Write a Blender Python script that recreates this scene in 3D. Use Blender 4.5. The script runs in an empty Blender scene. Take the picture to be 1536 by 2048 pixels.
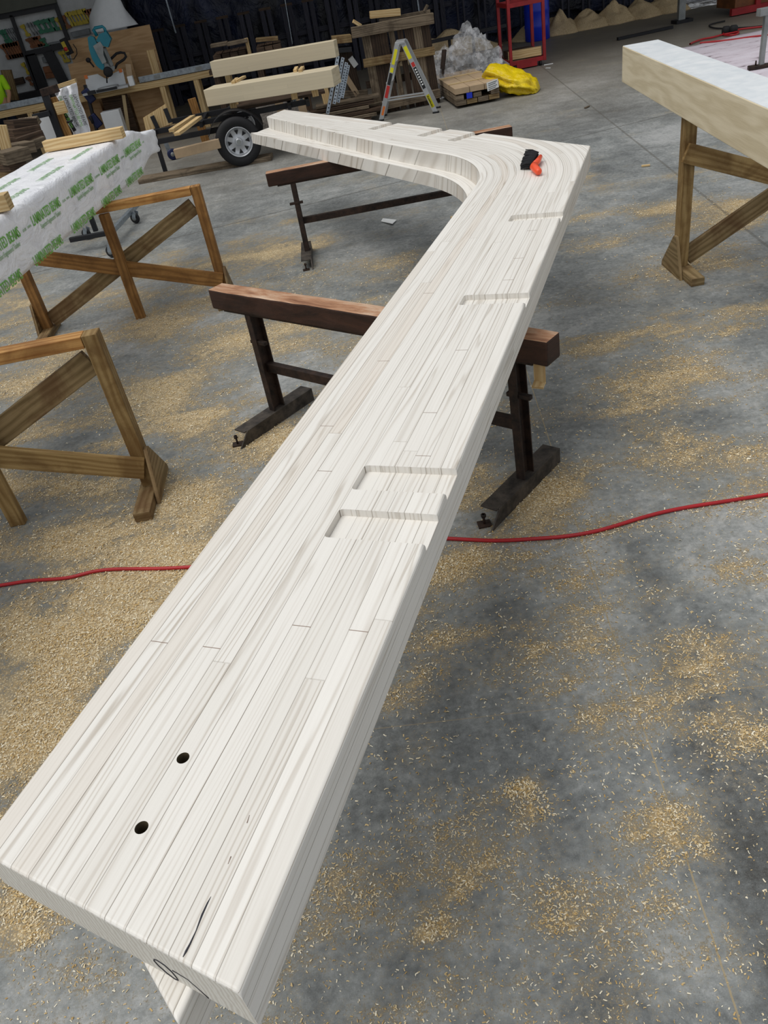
import bpy, bmesh, math, random
from mathutils import Vector, Matrix, noise
random.seed(7)
SC = bpy.context.scene
COL = SC.collection
# ------------------------------------------------------------------ camera
H = 2.15
FPX = 1540.0
V = Vector((422, 2126, FPX)).normalized()          # world down, in camera axes (x right, y down, z forward)
FH = (Vector((0, 0, 1)) - V * V.z).normalized()
UP = -V
RT = FH.cross(UP)
def towo(d): return Vector((d.dot(RT), d.dot(FH), d.dot(UP)))
cam_d = bpy.data.cameras.new('camera'); cam = bpy.data.objects.new('camera', cam_d); COL.objects.link(cam)
X_, Y_, Z_ = towo(Vector((1, 0, 0))), -towo(Vector((0, 1, 0))), -towo(Vector((0, 0, 1)))
cam.matrix_world = Matrix(((X_.x, Y_.x, Z_.x, 0), (X_.y, Y_.y, Z_.y, 0), (X_.z, Y_.z, Z_.z, H), (0, 0, 0, 1)))
cam_d.sensor_width = 36; cam_d.lens = FPX / 2048 * 36; cam_d.clip_start = 0.05; cam_d.clip_end = 200
SC.camera = cam
# ------------------------------------------------------------------ light
SC.view_settings.view_transform = 'Standard'; SC.view_settings.look = 'None'
SC.view_settings.exposure = 0.0; SC.view_settings.gamma = 1.0; SC.view_settings.use_curve_mapping = False
wd = bpy.data.worlds.new('overcast_sky'); SC.world = wd; wd.use_nodes = True
bg = wd.node_tree.nodes['Background']; bg.inputs[0].default_value = (0.92, 0.955, 1.0, 1); bg.inputs[1].default_value = 0.53
sd = bpy.data.lights.new('hazy_sun', 'SUN'); sd.energy = 1.95; sd.angle = math.radians(50); sd.color = (1.0, 0.975, 0.93)
so = bpy.data.objects.new('hazy_sun', sd); COL.objects.link(so)
so.rotation_euler = Vector((-0.42, -0.12, 1.0)).to_track_quat('Z', 'Y').to_euler()
# ------------------------------------------------------------------ measuring helpers: a sight line met with a real plane
def ray(x, y): return towo(Vector((x - 768, y - 1024, FPX)))
def at(x, y, z=0.0):
    w = ray(x, y); t = (z - H) / w.z
    return Vector((0, 0, H)) + w * t
def FY(x, y, Y):
    w = ray(x, y); return Vector((0, 0, H)) + w * (Y / w.y)
def lin(c):
    c = c.lstrip('#'); r = [int(c[i:i + 2], 16) / 255 for i in (0, 2, 4)]
    return tuple([(v / 12.92 if v <= 0.04045 else ((v + 0.055) / 1.055) ** 2.4) for v in r] + [1.0])
# ------------------------------------------------------------------ materials
class MT:
    def __init__(s, name):
        s.m = bpy.data.materials.new(name); s.m.use_nodes = True; s.t = s.m.node_tree
        s.b = s.t.nodes['Principled BSDF']
    def n(s, typ, ins=None, **kw):
        nd = s.t.nodes.new('ShaderNode' + typ)
        for k, v in kw.items(): setattr(nd, k, v)
        for k, v in (ins or {}).items():
            if hasattr(v, 'node') or isinstance(v, bpy.types.NodeSocket): s.t.links.new(v, nd.inputs[k])
            else: nd.inputs[k].default_value = v
        return nd
    def math(s, op, a, b=0.0, c=None, clamp=False):
        d = {0: a, 1: b}
        if c is not None: d[2] = c
        nd = s.n('Math', d, operation=op); nd.use_clamp = clamp; return nd.outputs[0]
    def mix(s, f, a, b, typ='MIX'):
        nd = s.t.nodes.new('ShaderNodeMix'); nd.data_type = 'RGBA'; nd.blend_type = typ
        for k, v in ((0, f), (6, a), (7, b)):
            if isinstance(v, bpy.types.NodeSocket): s.t.links.new(v, nd.inputs[k])
            else: nd.inputs[k].default_value = v
        return nd.outputs[2]
    def ramp(s, f, stops):
        nd = s.n('ValToRGB', {0: f}); e = nd.color_ramp.elements
        while len(e) < len(stops): e.new(0.5)
        for i, (p, c) in enumerate(stops): e[i].position = p; e[i].color = c if not isinstance(c, (int, float)) else (c, c, c, 1)
        return nd.outputs[0]
    def noise(s, vec, scale, detail=3, rough=0.5, dist=0.0):
        return s.n('TexNoise', {'Vector': vec, 'Scale': scale, 'Detail': detail, 'Roughness': rough, 'Distortion': dist}).outputs[0]
    def vmul(s, vec, v):
        return s.n('VectorMath', {0: vec, 1: v}, operation='MULTIPLY').outputs[0]
    def vadd(s, vec, v):
        return s.n('VectorMath', {0: vec, 1: v}, operation='ADD').outputs[0]
    def set(s, **kw):
        for k, v in kw.items():
            k = {'col': 'Base Color', 'rough': 'Roughness', 'metal': 'Metallic', 'normal': 'Normal', 'spec': 'Specular IOR Level', 'trans': 'Transmission Weight', 'alpha': 'Alpha', 'coat': 'Coat Weight'}.get(k, k)
            if isinstance(v, bpy.types.NodeSocket): s.t.links.new(v, s.b.inputs[k])
            else: s.b.inputs[k].default_value = v
        return s
    def bump(s, h, strength=0.3, dist=0.01):
        s.set(normal=s.n('Bump', {'Height': h, 'Strength': strength, 'Distance': dist}).outputs[0]); return s
    def uv(s): return s.n('TexCoord').outputs['UV']
    def obj(s): return s.n('TexCoord').outputs['Object']
    def rnd(s): return s.n('ObjectInfo').outputs['Random']

def plain(name, c, rough=0.6, metal=0.0, var=0.12, scale=6.0, spec=0.5, bump=0.0):
    M = MT(name); o = M.obj(); c1 = lin(c)
    nz = M.noise(o, scale, 5, 0.6)
    dk = tuple([v * (1 - 2.2 * var) for v in c1[:3]] + [1]); lt = tuple([min(1, v * (1 + 1.6 * var)) for v in c1[:3]] + [1])
    M.set(col=M.ramp(nz, [(0.3, dk), (0.7, lt)]), rough=rough, metal=metal, spec=spec)
    if bump: M.bump(M.noise(o, scale * 8, 4, 0.6), bump, 0.004)
    return M.m

def wood(name, light, dark, rough=0.65, ring=80.0, streak=0.5, stain=None, stain_amt=0.4, rvar=0.25, bump=0.25, weather=0.0):
    """timber whose grain follows the length of each board (UV in metres, u along the board)"""
    M = MT(name); r = M.rnd()
    uv = M.vadd(M.uv(), M.n('CombineXYZ', {0: M.math('MULTIPLY', r, 37.0), 1: M.math('MULTIPLY', r, 11.0), 2: r}).outputs[0])
    wob = M.noise(M.vmul(uv, (1.3, 9.0, 1)), 1.0, 2, 0.5)
    g = M.n('SeparateXYZ', {0: uv})
    band = M.math('SINE', M.math('ADD', M.math('MULTIPLY', g.outputs[1], ring * 6.28 / 3), M.math('MULTIPLY', wob, 22.0)))
    band = M.math('MULTIPLY_ADD', band, 0.5, 0.5)
    fib = M.noise(M.vmul(uv, (6.0, 170.0, 1)), 1.0, 3, 0.6)
    f = M.math('ADD', M.math('MULTIPLY', band, 0.55 * streak + 0.1), M.math('MULTIPLY', fib, 0.6))
    col = M.ramp(f, [(0.18, lin(light)), (0.85, lin(dark))])
    v = M.math('MULTIPLY_ADD', r, rvar, 1 - rvar / 2)
    col = M.mix(1.0, col, M.n('CombineColor', {0: v, 1: v, 2: v}).outputs[0], 'MULTIPLY')
    if stain:
        st = M.noise(M.obj(), 3.5, 6, 0.65, 0.6)
        col = M.mix(M.math('MULTIPLY', M.ramp(st, [(0.45, 0.0), (0.62, 1.0)]), stain_amt), col, lin(stain))
    M.set(col=col, rough=rough, spec=0.3)
    M.bump(fib, bump, 0.003)
    return M.m

def slab_wood(name, base='f6f4f0', line='7d7468', strip=0.0444, tone=0.09, linew=0.019, gl=0.85):
    """finger-thick laminations glued side by side; u runs along the beam, v across it"""
    M = MT(name); uv = M.uv(); g = M.n('SeparateXYZ', {0: uv}); U, W = g.outputs[0], g.outputs[1]
    wv = M.math('DIVIDE', W, strip); idx = M.math('FLOOR', wv); fr = M.math('FRACT', wv)
    r1 = M.n('TexWhiteNoise', {'W': idx}, noise_dimensions='1D').outputs[0]
    us = M.math('ADD', M.math('DIVIDE', U, 3.4), M.math('MULTIPLY', r1, 7.0))
    seg = M.math('FLOOR', us)
    r2 = M.n('TexWhiteNoise', {'Vector': M.n('CombineXYZ', {0: idx, 1: seg}).outputs[0]}, noise_dimensions='2D')
    rr = r2.outputs[0]
    # grain: stretched along the board, different in each lamination
    uvo = M.vadd(uv, M.n('CombineXYZ', {0: M.math('MULTIPLY', rr, 40.0), 1: M.math('MULTIPLY', rr, 3.0), 2: M.math('MULTIPLY', rr, 5.0)}).outputs[0])
    wob = M.noise(M.vmul(uvo, (0.55, 13.0, 1)), 1.0, 3, 0.5, 0.4)
    gv = M.n('SeparateXYZ', {0: uvo}).outputs[1]
    ph = M.math('ADD', M.math('MULTIPLY', gv, M.math('MULTIPLY_ADD', rr, 380.0, 180.0)), M.math('MULTIPLY', wob, 46.0))
    band = M.math('MULTIPLY_ADD', M.math('SINE', ph), 0.5, 0.5)
    band = M.math('POWER', band, 5.0)
    fade = M.ramp(M.noise(M.vmul(uvo, (0.7, 26.0, 1)), 1.0, 2, 0.5), [(0.35, 0.1), (0.75, 1.0)])
    band = M.math('MULTIPLY', band, fade)
    fib = M.noise(M.vmul(uvo, (5.0, 260.0, 1)), 1.0, 3, 0.6)
    B = lin(base)
    c = M.mix(M.math('MULTIPLY', band, gl), B, lin('b8ad9f'))
    c = M.mix(M.math('MULTIPLY', fib, 0.22), c, lin('a99f90'))
    # tone of each board: greyish, pinkish or cream
    tn = M.ramp(rr, [(0.0, lin('f8f6f2')), (0.35, lin('e6e3dd')), (0.6, lin('f2f0ec')), (0.86, lin('e3dfd8')), (1.0, lin('e2d4c4'))])
    c = M.mix(tone * 6, c, M.mix(1.0, c, tn, 'MULTIPLY'))
    edge = M.math('MINIMUM', fr, M.math('SUBTRACT', 1.0, fr))
    ln = M.math('LESS_THAN', edge, linew)
    ls = M.math('MULTIPLY', ln, M.ramp(M.noise(M.vmul(uv, (1.2, 22.5, 1)), 1.0, 2), [(0.3, .2), (0.6, 1.0)]))
    c = M.mix(M.math('MULTIPLY', ls, 0.9, clamp=True), c, lin(line))
    fu = M.math('FRACT', us); jo = M.math('LESS_THAN', fu, 0.0009)
    c = M.mix(M.math('MULTIPLY', jo, 0.3), c, lin('8d8375'))
    M.set(col=c, rough=0.5, spec=0.35)
    M.bump(M.math('SUBTRACT', M.math('MULTIPLY', fib, 0.3), ls), 0.25, 0.0012)
    return M.m

def end_grain(name, light, dark):
    M = MT(name); o = M.vadd(M.uv(), (0.13, 0.2, 0))
    g = M.n('SeparateXYZ', {0: o}); k = M.math('FLOOR', M.math('DIVIDE', g.outputs[1], 0.0444))
    r = M.n('TexWhiteNoise', {'W': k}, noise_dimensions='1D').outputs[0]
    d = M.vadd(o, M.n('CombineXYZ', {0: r, 1: M.math('MULTIPLY', r, 3), 2: 0.0}).outputs[0])
    w = M.n('TexWave', {'Vector': d, 'Scale': 28.0, 'Distortion': 5.0, 'Detail': 2.0, 'Detail Scale': 1.0}, wave_type='RINGS').outputs[1]
    M.set(col=M.mix(M.math('MULTIPLY', w, 0.5), lin(light), lin(dark)), rough=0.7, spec=0.2); return M.m

MAT = {}
MAT['slab'] = slab_wood('whitewashed_laminated_timber')
MAT['slab_end'] = end_grain('whitewashed_end_grain', 'dedbd2', 'b3aa9c')
MAT['lam'] = slab_wood('pale_laminated_timber', base='dccfb2', line='b3a58c', strip=0.045, tone=0.05, linew=0.012, gl=0.3)
MAT['lam2'] = wood('pale_planed_timber', 'd9cdb2', 'bdae8e', ring=30, streak=.45, bump=.1)
MAT['pine'] = wood('planed_pine', 'dcc496', 'b08b55')
MAT['pine_end'] = wood('pine_cut_end', 'd9bf8e', '9c7a45', ring=160)
MAT['horse'] = wood('stained_sawhorse_timber', 'a17642', '6d4a24', stain='553515', stain_amt=0.5, streak=0.5)
MAT['horse_c'] = wood('sun_greyed_sawhorse_timber', 'a68c5e', '75592f', stain='5c3f1c', stain_amt=0.6, streak=0.5)
MAT['horse_b'] = wood('weathered_sawhorse_timber', '9b8560', '63502f', stain='54341a', stain_amt=0.6)
MAT['horse_l'] = wood('bright_sawhorse_timber', 'c99b5e', '93602c', stain='6b4018', stain_amt=0.5)
MAT['greyw'] = wood('grey_weathered_boards', '8b7c68', '4f4334', stain='382d22', stain_amt=0.6, rvar=0.5)
MAT['darkw'] = wood('dark_old_timber', '5d4a3a', '2b2019', rvar=0.6, stain='1d1512')
MAT['blackw'] = wood('blackened_fence_boards', '42424e', '1e1e26', rvar=0.5)
MAT['ply'] = wood('plywood_face', 'bb9a72', 'a07e57', ring=8, streak=0.6, rvar=0.1)
MAT['edge'] = wood('plywood_edge', 'd8c39a', 'ae9468', ring=300)
MAT['carton'] = plain('brown_carton', 'b29a7c', 0.8, var=0.06)

def trestle_wood():
    M = MT('worn_trestle_beam'); o = M.obj(); r = M.rnd()
    uv = M.uv(); fib = M.noise(M.vmul(uv, (5, 120, 1)), 1.0, 3, 0.6)
    nz = M.noise(M.vmul(uv, (3.0, 14.0, 1)), 1.0, 5, 0.7, 0.5)
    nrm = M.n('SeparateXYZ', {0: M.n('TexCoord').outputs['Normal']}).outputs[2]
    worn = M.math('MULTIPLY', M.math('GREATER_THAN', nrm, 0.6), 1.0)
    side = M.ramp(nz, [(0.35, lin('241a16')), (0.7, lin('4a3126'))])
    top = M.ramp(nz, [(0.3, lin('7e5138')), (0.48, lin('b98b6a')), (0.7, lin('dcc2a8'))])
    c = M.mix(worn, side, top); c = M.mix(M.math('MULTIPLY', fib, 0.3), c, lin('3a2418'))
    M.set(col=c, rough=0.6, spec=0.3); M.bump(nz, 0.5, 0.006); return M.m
MAT['trestle'] = trestle_wood()
def steel_rust(name, a, b):
    M = MT(name); o = M.obj(); nz = M.noise(o, 14, 6, 0.7)
    M.set(col=M.ramp(nz, [(0.35, lin(a)), (0.7, lin(b))]), rough=0.62, metal=0.25, spec=0.4); M.bump(nz, 0.3, 0.004); return M.m
MAT['rust'] = steel_rust('dark_rusty_steel', '1b1614', '46342a')
MAT['footsteel'] = steel_rust('dusty_angle_steel', '2a2725', '5a524a')
MAT['black'] = plain('black_rubber', '17171a', 0.75)
MAT['blacks'] = plain('black_painted_steel', '232428', 0.5, 0.3)
MAT['rim'] = plain('silver_wheel_rim', 'c3c6ca', 0.35, 0.6, var=0.05)
MAT['galv'] = plain('galvanised_steel', '9aa3ab', 0.38, 0.7, var=0.15, scale=18)
MAT['alu'] = plain('ladder_aluminium', 'b6b9bb', 0.4, 0.5, var=0.05)
MAT['redst'] = plain('red_painted_steel', '9c2226', 0.5, 0.1)
MAT['red'] = plain('red_rubber_hose', 'a8161f', 0.45, var=0.08)
MAT['orange'] = plain('orange_plastic', 'f0552c', 0.4, var=0.04)
MAT['bristle'] = plain('black_bristles', '191a1f', 0.85, var=0.25, scale=120, bump=0.8)
MAT['blue'] = plain('blue_plastic', '1736c8', 0.4, var=0.05)
MAT['teal'] = plain('teal_tool_plastic', '12798c', 0.4, var=0.06)
MAT['tgrey'] = plain('grey_cast_metal', '8f9392', 0.45, 0.4)
MAT['dblue'] = plain('dark_blue_clamp_paint', '16224f', 0.4, 0.2)
MAT['white'] = plain('white_board', 'dfe2e4', 0.5, var=0.03)
MAT['panel'] = plain('painted_tool_panel', 'b9bcbd', 0.7, var=0.06)
MAT['olive'] = plain('dull_olive_wall', '5b5d55', 0.85, var=0.06)
MAT['paper'] = plain('white_paper', 'e9ebea', 0.7, var=0.02)
MAT['green_ink'] = plain('green_print', '76b654', 0.5, var=0.03)
MAT['grey_ink'] = plain('pale_green_print', '9fbd98', 0.5, var=0.03)
MAT['ink'] = plain('black_print', '1a1a1c', 0.6, var=0.03)
MAT['yel'] = plain('yellow_sticker', 'e6df1f', 0.5, var=0.03)
MAT['redsticker'] = plain('red_sticker', 'c0302c', 0.5, var=0.03)
MAT['orsticker'] = plain('orange_sticker', 'e07a35', 0.5, var=0.03)
MAT['pencil'] = plain('pencil_line', '2c2c34', 0.6, var=0.02)
MAT['jointline'] = plain('butt_joint_line', '8a7468', 0.7, var=0.1)
MAT['hole'] = plain('bored_wood', '5a4e38', 0.8, var=0.2, scale=40)
MAT['tyel'] = plain('yellow_clamp_paint', 'b7a21e', 0.5, var=0.1)
MAT['tgreen'] = plain('green_clamp_paint', '1c6a4c', 0.5, var=0.1)
MAT['tbrown'] = plain('brown_clamp_paint', '7a4a26', 0.6, var=0.2)
MAT['tsteel'] = plain('dull_steel_rod', '6f7375', 0.5, 0.5)
MAT['hivis'] = plain('hi_vis_cloth', 'b4ee1e', 0.8, var=0.08)
MAT['navy'] = plain('navy_cloth', '1b2233', 0.9)
MAT['skin'] = plain('skin', 'c89878', 0.6, var=0.03)
MAT['stone'] = plain('rough_grey_pile', '6c6660', 0.9, var=0.25, scale=25, bump=1.0)

def tarp_mat():
    M = MT('black_navy_tarp_blue_sheen'); o = M.obj()
    n1 = M.noise(M.vmul(o, (1, 1, 0.6)), 1.2, 3, 0.5, 0.8)
    M.set(col=M.ramp(n1, [(0.35, lin('12141d')), (0.7, lin('1e2a4c'))]), rough=0.42, spec=0.5)  # navy end lifted to paint a bluish sheen into the colour
    M.bump(M.noise(o, 2.4, 5, 0.6, 1.2), 0.9, 0.12); return M.m
MAT['tarp'] = tarp_mat()
def yellow_bag():
    M = MT('yellow_bag_plastic'); o = M.obj()
    M.set(col=M.ramp(M.noise(o, 4, 4), [(0.3, lin('d9b90c')), (0.7, lin('f2d51a'))]), rough=0.32, spec=0.5)
    M.bump(M.noise(o, 16, 4, 0.55, 1.5), 0.7, 0.02); return M.m
MAT['bag'] = yellow_bag()
def wrap_mat():
    M = MT('white_building_wrap'); o = M.obj()
    n1 = M.noise(M.vmul(o, (1, 0.45, 1.0)), 7, 5, 0.55, 1.8)
    n2 = M.noise(M.vmul(o, (1, 0.8, 1)), 26, 4, 0.6, 1.0)
    M.set(col=M.ramp(n1, [(0.3, lin('e9eaf0')), (0.6, lin('fafbff'))]), rough=0.33, spec=0.5)
    M.bump(M.math('ADD', n1, M.math('MULTIPLY', n2, 0.25)), 0.6, 0.03); return M.m
MAT['wrap'] = wrap_mat()
def clear_plastic():
    M = MT('milky_clear_plastic'); o = M.obj()
    M.set(col=lin('f2f4f8'), rough=0.18, spec=0.6, alpha=M.ramp(M.noise(o, 6, 4, 0.6, 1.0), [(0.35, 0.08), (0.65, 0.36)]))
    M.bump(M.noise(o, 9, 3, 0.5, 2.5), .5, 0.05); return M.m
MAT['clear'] = clear_plastic()
def sky_sheen_top():
    M = MT('glossy_top_painted_sky_sheen'); o = M.obj()
    M.set(col=M.ramp(M.noise(M.vmul(o, (1, 1, 1)), 9, 4, 0.6, 0.5), [(0.3, lin('e2e9ee')), (0.7, lin('fafdff'))]), rough=0.3, spec=0.6); return M.m  # bluish white stands in for sky reflected on the beam top
MAT['skysheen'] = sky_sheen_top()
def sheet_mat():
    M = MT('white_floor_sheet'); o = M.obj()
    n = M.noise(M.vmul(o, (1, 2.2, 1)), 2.4, 6, 0.7, 0.6)
    M.set(col=M.ramp(n, [(0.33, lin('6a5d63')), (0.42, lin('cfc5cf')), (0.7, lin('ded8e2'))]), rough=0.5); M.bump(n, 0.6, 0.03); return M.m
MAT['sheet'] = sheet_mat()
def dust_pile():
    M = MT('wood_shavings'); o = M.obj()
    M.set(col=M.ramp(M.noise(o, 60, 4, 0.7), [(0.3, lin('b3946a')), (0.7, lin('f0dcb4'))]), rough=0.95, spec=0.1)
    M.bump(M.noise(o, 70, 4, 0.7), .5, 0.008); return M.m
MAT['shav'] = dust_pile()
def flake_mat():
    M = MT('loose_shavings'); r = M.n('Attribute', attribute_name='tone').outputs['Fac']
    M.set(col=M.ramp(r, [(0.0, lin('b9985f')), (0.5, lin('dcc494')), (1.0, lin('f2ebd6'))]), rough=0.8, spec=0.2); return M.m
MAT['flake'] = flake_mat()

# ------------------------------------------------------------------ mesh building
def axes(p0, p1, up):
    a = (p1 - p0).normalized(); up = Vector(up)
    if abs(a.dot(up.normalized())) > 0.99: up = Vector((0, 1, 0))
    s = a.cross(up).normalized(); t = s.cross(a).normalized()
    return a, s, t
class MB:
    def __init__(s): s.v = []; s.f = []; s.uv = []; s.mi = []; s.sm = []
    def face(s, pts, uvs, mi=0, sm=False):
        b = len(s.v); s.v += [tuple(p) for p in pts]; s.f.append(list(range(b, b + len(pts)))); s.uv.append(uvs); s.mi.append(mi); s.sm.append(sm)
    def bar(s, p0, p1, w, h, up=(0, 0, 1), mi=0, taper=1.0, emi=None):
        """board from p0 to p1 (centre line); w across, h along up"""
        p0 = Vector(p0); p1 = Vector(p1); a, sd_, t = axes(p0, p1, up); L = (p1 - p0).length
        k = len(s.v); c = []
        for p, q in ((p0, 1.0), (p1, taper)):
            for x, y in ((-1, -1), (1, -1), (1, 1), (-1, 1)):
                c.append(p + sd_ * (x * w / 2 * q) + t * (y * h / 2 * q))
        s.v += [tuple(p) for p in c]; e = mi if emi is None else emi
        per = [0, w, w + h, 2 * w + h, 2 * (w + h)]
        for i in range(4):
            j = (i + 1) % 4
            s.f.append([k + i, k + j, k + 4 + j, k + 4 + i]); s.uv.append([(0, per[i]), (0, per[i + 1]), (L, per[i + 1]), (L, per[i])]); s.mi.append(mi); s.sm.append(False)
        s.f.append([k + 3, k + 2, k + 1, k]); s.uv.append([(0, h), (w, h), (w, 0), (0, 0)]); s.mi.append(e); s.sm.append(False)
        s.f.append([k + 4, k + 5, k + 6, k + 7]); s.uv.append([(0, 0), (w, 0), (w, h), (0, h)]); s.mi.append(e); s.sm.append(False)
        return s
    def box(s, lo, hi, mi=0):
        lo = Vector(lo); hi = Vector(hi); d = hi - lo; c = (lo + hi) / 2
        if d.x >= d.y: return s.bar((lo.x, c.y, c.z), (hi.x, c.y, c.z), d.y, d.z, mi=mi)
        return s.bar((c.x, lo.y, c.z), (c.x, hi.y, c.z), d.x, d.z, mi=mi)
    def prism(s, poly, off, mi=0, emi=None):
        """closed outline (3-D points) pushed along off"""
        poly = [Vector(p) for p in poly]; off = Vector(off); n = len(poly)
        ax = (poly[1] - poly[0]).normalized(); ay = off.normalized().cross(ax)
        uv = [((p - poly[0]).dot(ax), (p - poly[0]).dot(ay)) for p in poly]
        top = [p + off for p in poly]
        s.face(list(reversed(poly)), list(reversed(uv)), mi); s.face(top, uv, mi); d = 0; h = off.length
        for i in range(n):
            j = (i + 1) % n; L = (poly[j] - poly[i]).length
            s.face([poly[i], poly[j], top[j], top[i]], [(d, 0), (d + L, 0), (d + L, h), (d, h)], mi if emi is None else emi); d += L
        return s
    def tube(s, pts, r, n=10, mi=0, cap=True):
        pts = [Vector(p) for p in pts]; rs = r if isinstance(r, (list, tuple)) else [r] * len(pts)
        k = len(s.v); d = 0; ref = None
        for i, p in enumerate(pts):
            a = (pts[min(i + 1, len(pts) - 1)] - pts[max(i - 1, 0)]).normalized()
            if ref is None: ref = a.orthogonal().normalized()
            ref = (ref - a * ref.dot(a)).normalized(); b = a.cross(ref)
            for j in range(n):
                th = 2 * math.pi * j / n; s.v.append(tuple(p + (ref * math.cos(th) + b * math.sin(th)) * rs[i]))
        for i in range(len(pts) - 1):
            L = (pts[i + 1] - pts[i]).length
            for j in range(n):
                q = (j + 1) % n
                s.f.append([k + i * n + j, k + i * n + q, k + (i + 1) * n + q, k + (i + 1) * n + j])
                s.uv.append([(d, j / n * .1), (d, (j + 1) / n * .1), (d + L, (j + 1) / n * .1), (d + L, j / n * .1)]); s.mi.append(mi); s.sm.append(True)
            d += L
        if cap:
            s.f.append([k + j for j in reversed(range(n))]); s.uv.append([(0, 0)] * n); s.mi.append(mi); s.sm.append(False)
            e = k + (len(pts) - 1) * n; s.f.append([e + j for j in range(n)]); s.uv.append([(0, 0)] * n); s.mi.append(mi); s.sm.append(False)
        return s
    def lathe(s, c, axis, prof, n=32, mi=0):
        """prof: list of (along axis, radius)"""
        c = Vector(c); a = Vector(axis).normalized(); x = a.orthogonal().normalized(); y = a.cross(x); k = len(s.v)
        for h, r in prof:
            for j in range(n):
                th = 2 * math.pi * j / n; s.v.append(tuple(c + a * h + (x * math.cos(th) + y * math.sin(th)) * max(r, 1e-4)))
        for i in range(len(prof) - 1):
            for j in range(n):
                q = (j + 1) % n
                s.f.append([k + i * n + j, k + i * n + q, k + (i + 1) * n + q, k + (i + 1) * n + j]); s.uv.append([(0, 0), (.1, 0), (.1, .1), (0, .1)]); s.mi.append(mi); s.sm.append(True)
        return s
    def build(s, name, mats, parent=None, bevel=0.0, weld=False, smooth=None):
        me = bpy.data.meshes.new(name); me.from_pydata(s.v, [], s.f)
        ul = me.uv_layers.new(name='UVMap'); flat = [c for f in s.uv for p in f for c in p]; ul.data.foreach_set('uv', flat)
        mats = mats if isinstance(mats, (list, tuple)) else [mats]
        for m in mats: me.materials.append(MAT[m] if isinstance(m, str) else m)
        me.polygons.foreach_set('material_index', s.mi); me.polygons.foreach_set('use_smooth', s.sm if smooth is None else [smooth] * len(s.f))
        if bevel or weld:
            bm = bmesh.new(); bm.from_mesh(me)
            if weld: bmesh.ops.remove_doubles(bm, verts=bm.verts, dist=1e-5)
            if bevel:
                ed = [e for e in bm.edges if len(e.link_faces) == 2 and e.calc_face_angle(0) > 0.5]
                bmesh.ops.bevel(bm, geom=ed, offset=bevel, segments=2, affect='EDGES', profile=0.5, clamp_overlap=True)
            bm.to_mesh(me); bm.free()
        me.update(); o = bpy.data.objects.new(name, me); COL.objects.link(o)
        if parent is not None: adopt(o, parent)
        return o
WORLD = {}
def adopt(o, parent):
    o.parent = parent; o.matrix_parent_inverse = WORLD.get(parent.name, Matrix.Identity(4)).inverted()
    WORLD[o.name] = Matrix.Identity(4)
def tag(o, label=None, cat=None, group=None, kind=None):
    if label: o['label'] = label
    if cat: o['category'] = cat
    if group: o['group'] = group
    if kind: o['kind'] = kind
    return o
ORD = ['first', 'second', 'third', 'fourth', 'fifth', 'sixth', 'seventh', 'eighth', 'ninth', 'tenth', 'eleventh', 'twelfth', 'thirteenth', 'fourteenth', 'fifteenth', 'sixteenth', 'seventeenth', 'eighteenth', 'nineteenth', 'twentieth', 'twenty-first', 'twenty-second', 'twenty-third', 'twenty-fourth']
def thing(name, loc, label, cat, group=None, rz=0.0):
    o = bpy.data.objects.new(name, None); COL.objects.link(o); o.location = loc; o.rotation_euler = (0, 0, rz)
    o.empty_display_size = 0.1
    WORLD[o.name] = Matrix.Translation(Vector(loc)) @ Matrix.Rotation(rz, 4, 'Z'); return tag(o, label, cat, group)
def struct(o): o['kind'] = 'structure'; return o
def dup(root, loc, rz=None, label=None, group=None):
    r = root.copy(); COL.objects.link(r); r.location = loc
    if rz is not None: r.rotation_euler = (0, 0, rz)
    if label: r['label'] = label
    if group: r['group'] = group
    for ch in [o for o in COL.objects if o.parent == root]:
        c = ch.copy(); COL.objects.link(c); c.parent = r
        for g in [o for o in COL.objects if o.parent == ch]:
            d = g.copy(); COL.objects.link(d); d.parent = c
    return r
def text(name, body, size, M4, mat, parent=None, sx=1.0, depth=0.0008, align='CENTER', bold=0.0):
    """flat lettering; M4 maps text plane (x right, y up, z out) into the world"""
    cu = bpy.data.curves.new(name, 'FONT'); cu.body = body; cu.size = size; cu.align_x = align; cu.align_y = 'CENTER'; cu.extrude = depth; cu.resolution_u = 2; cu.offset = bold
    tmp = bpy.data.objects.new(name, cu); COL.objects.link(tmp)
    me = bpy.data.meshes.new_from_object(tmp.evaluated_get(bpy.context.evaluated_depsgraph_get()))
    bpy.data.objects.remove(tmp); bpy.data.curves.remove(cu)
    me.transform(M4 @ Matrix.Diagonal((sx, 1, 1, 1))); me.materials.clear(); me.materials.append(MAT[mat]); me.name = name
    o = bpy.data.objects.new(name, me); COL.objects.link(o)
    if parent is not None: adopt(o, parent)
    return o
def frame(o, x, y):
    x = Vector(x).normalized(); z = x.cross(Vector(y)).normalized(); y = z.cross(x); o = Vector(o)
    return Matrix(((x.x, y.x, z.x, o.x), (x.y, y.y, z.y, o.y), (x.z, y.z, z.z, o.z), (0, 0, 0, 1)))
def fbm(x, y, z=0.0, oct=4):
    s, a, t = 0, 1, 0
    for i in range(oct): s += a * noise.noise(Vector((x, y, z)) * (2 ** i) + Vector((i * 7.3, 1.7 * i, 0))); t += a; a *= .55
    return s / t * .9 + .5
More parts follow.
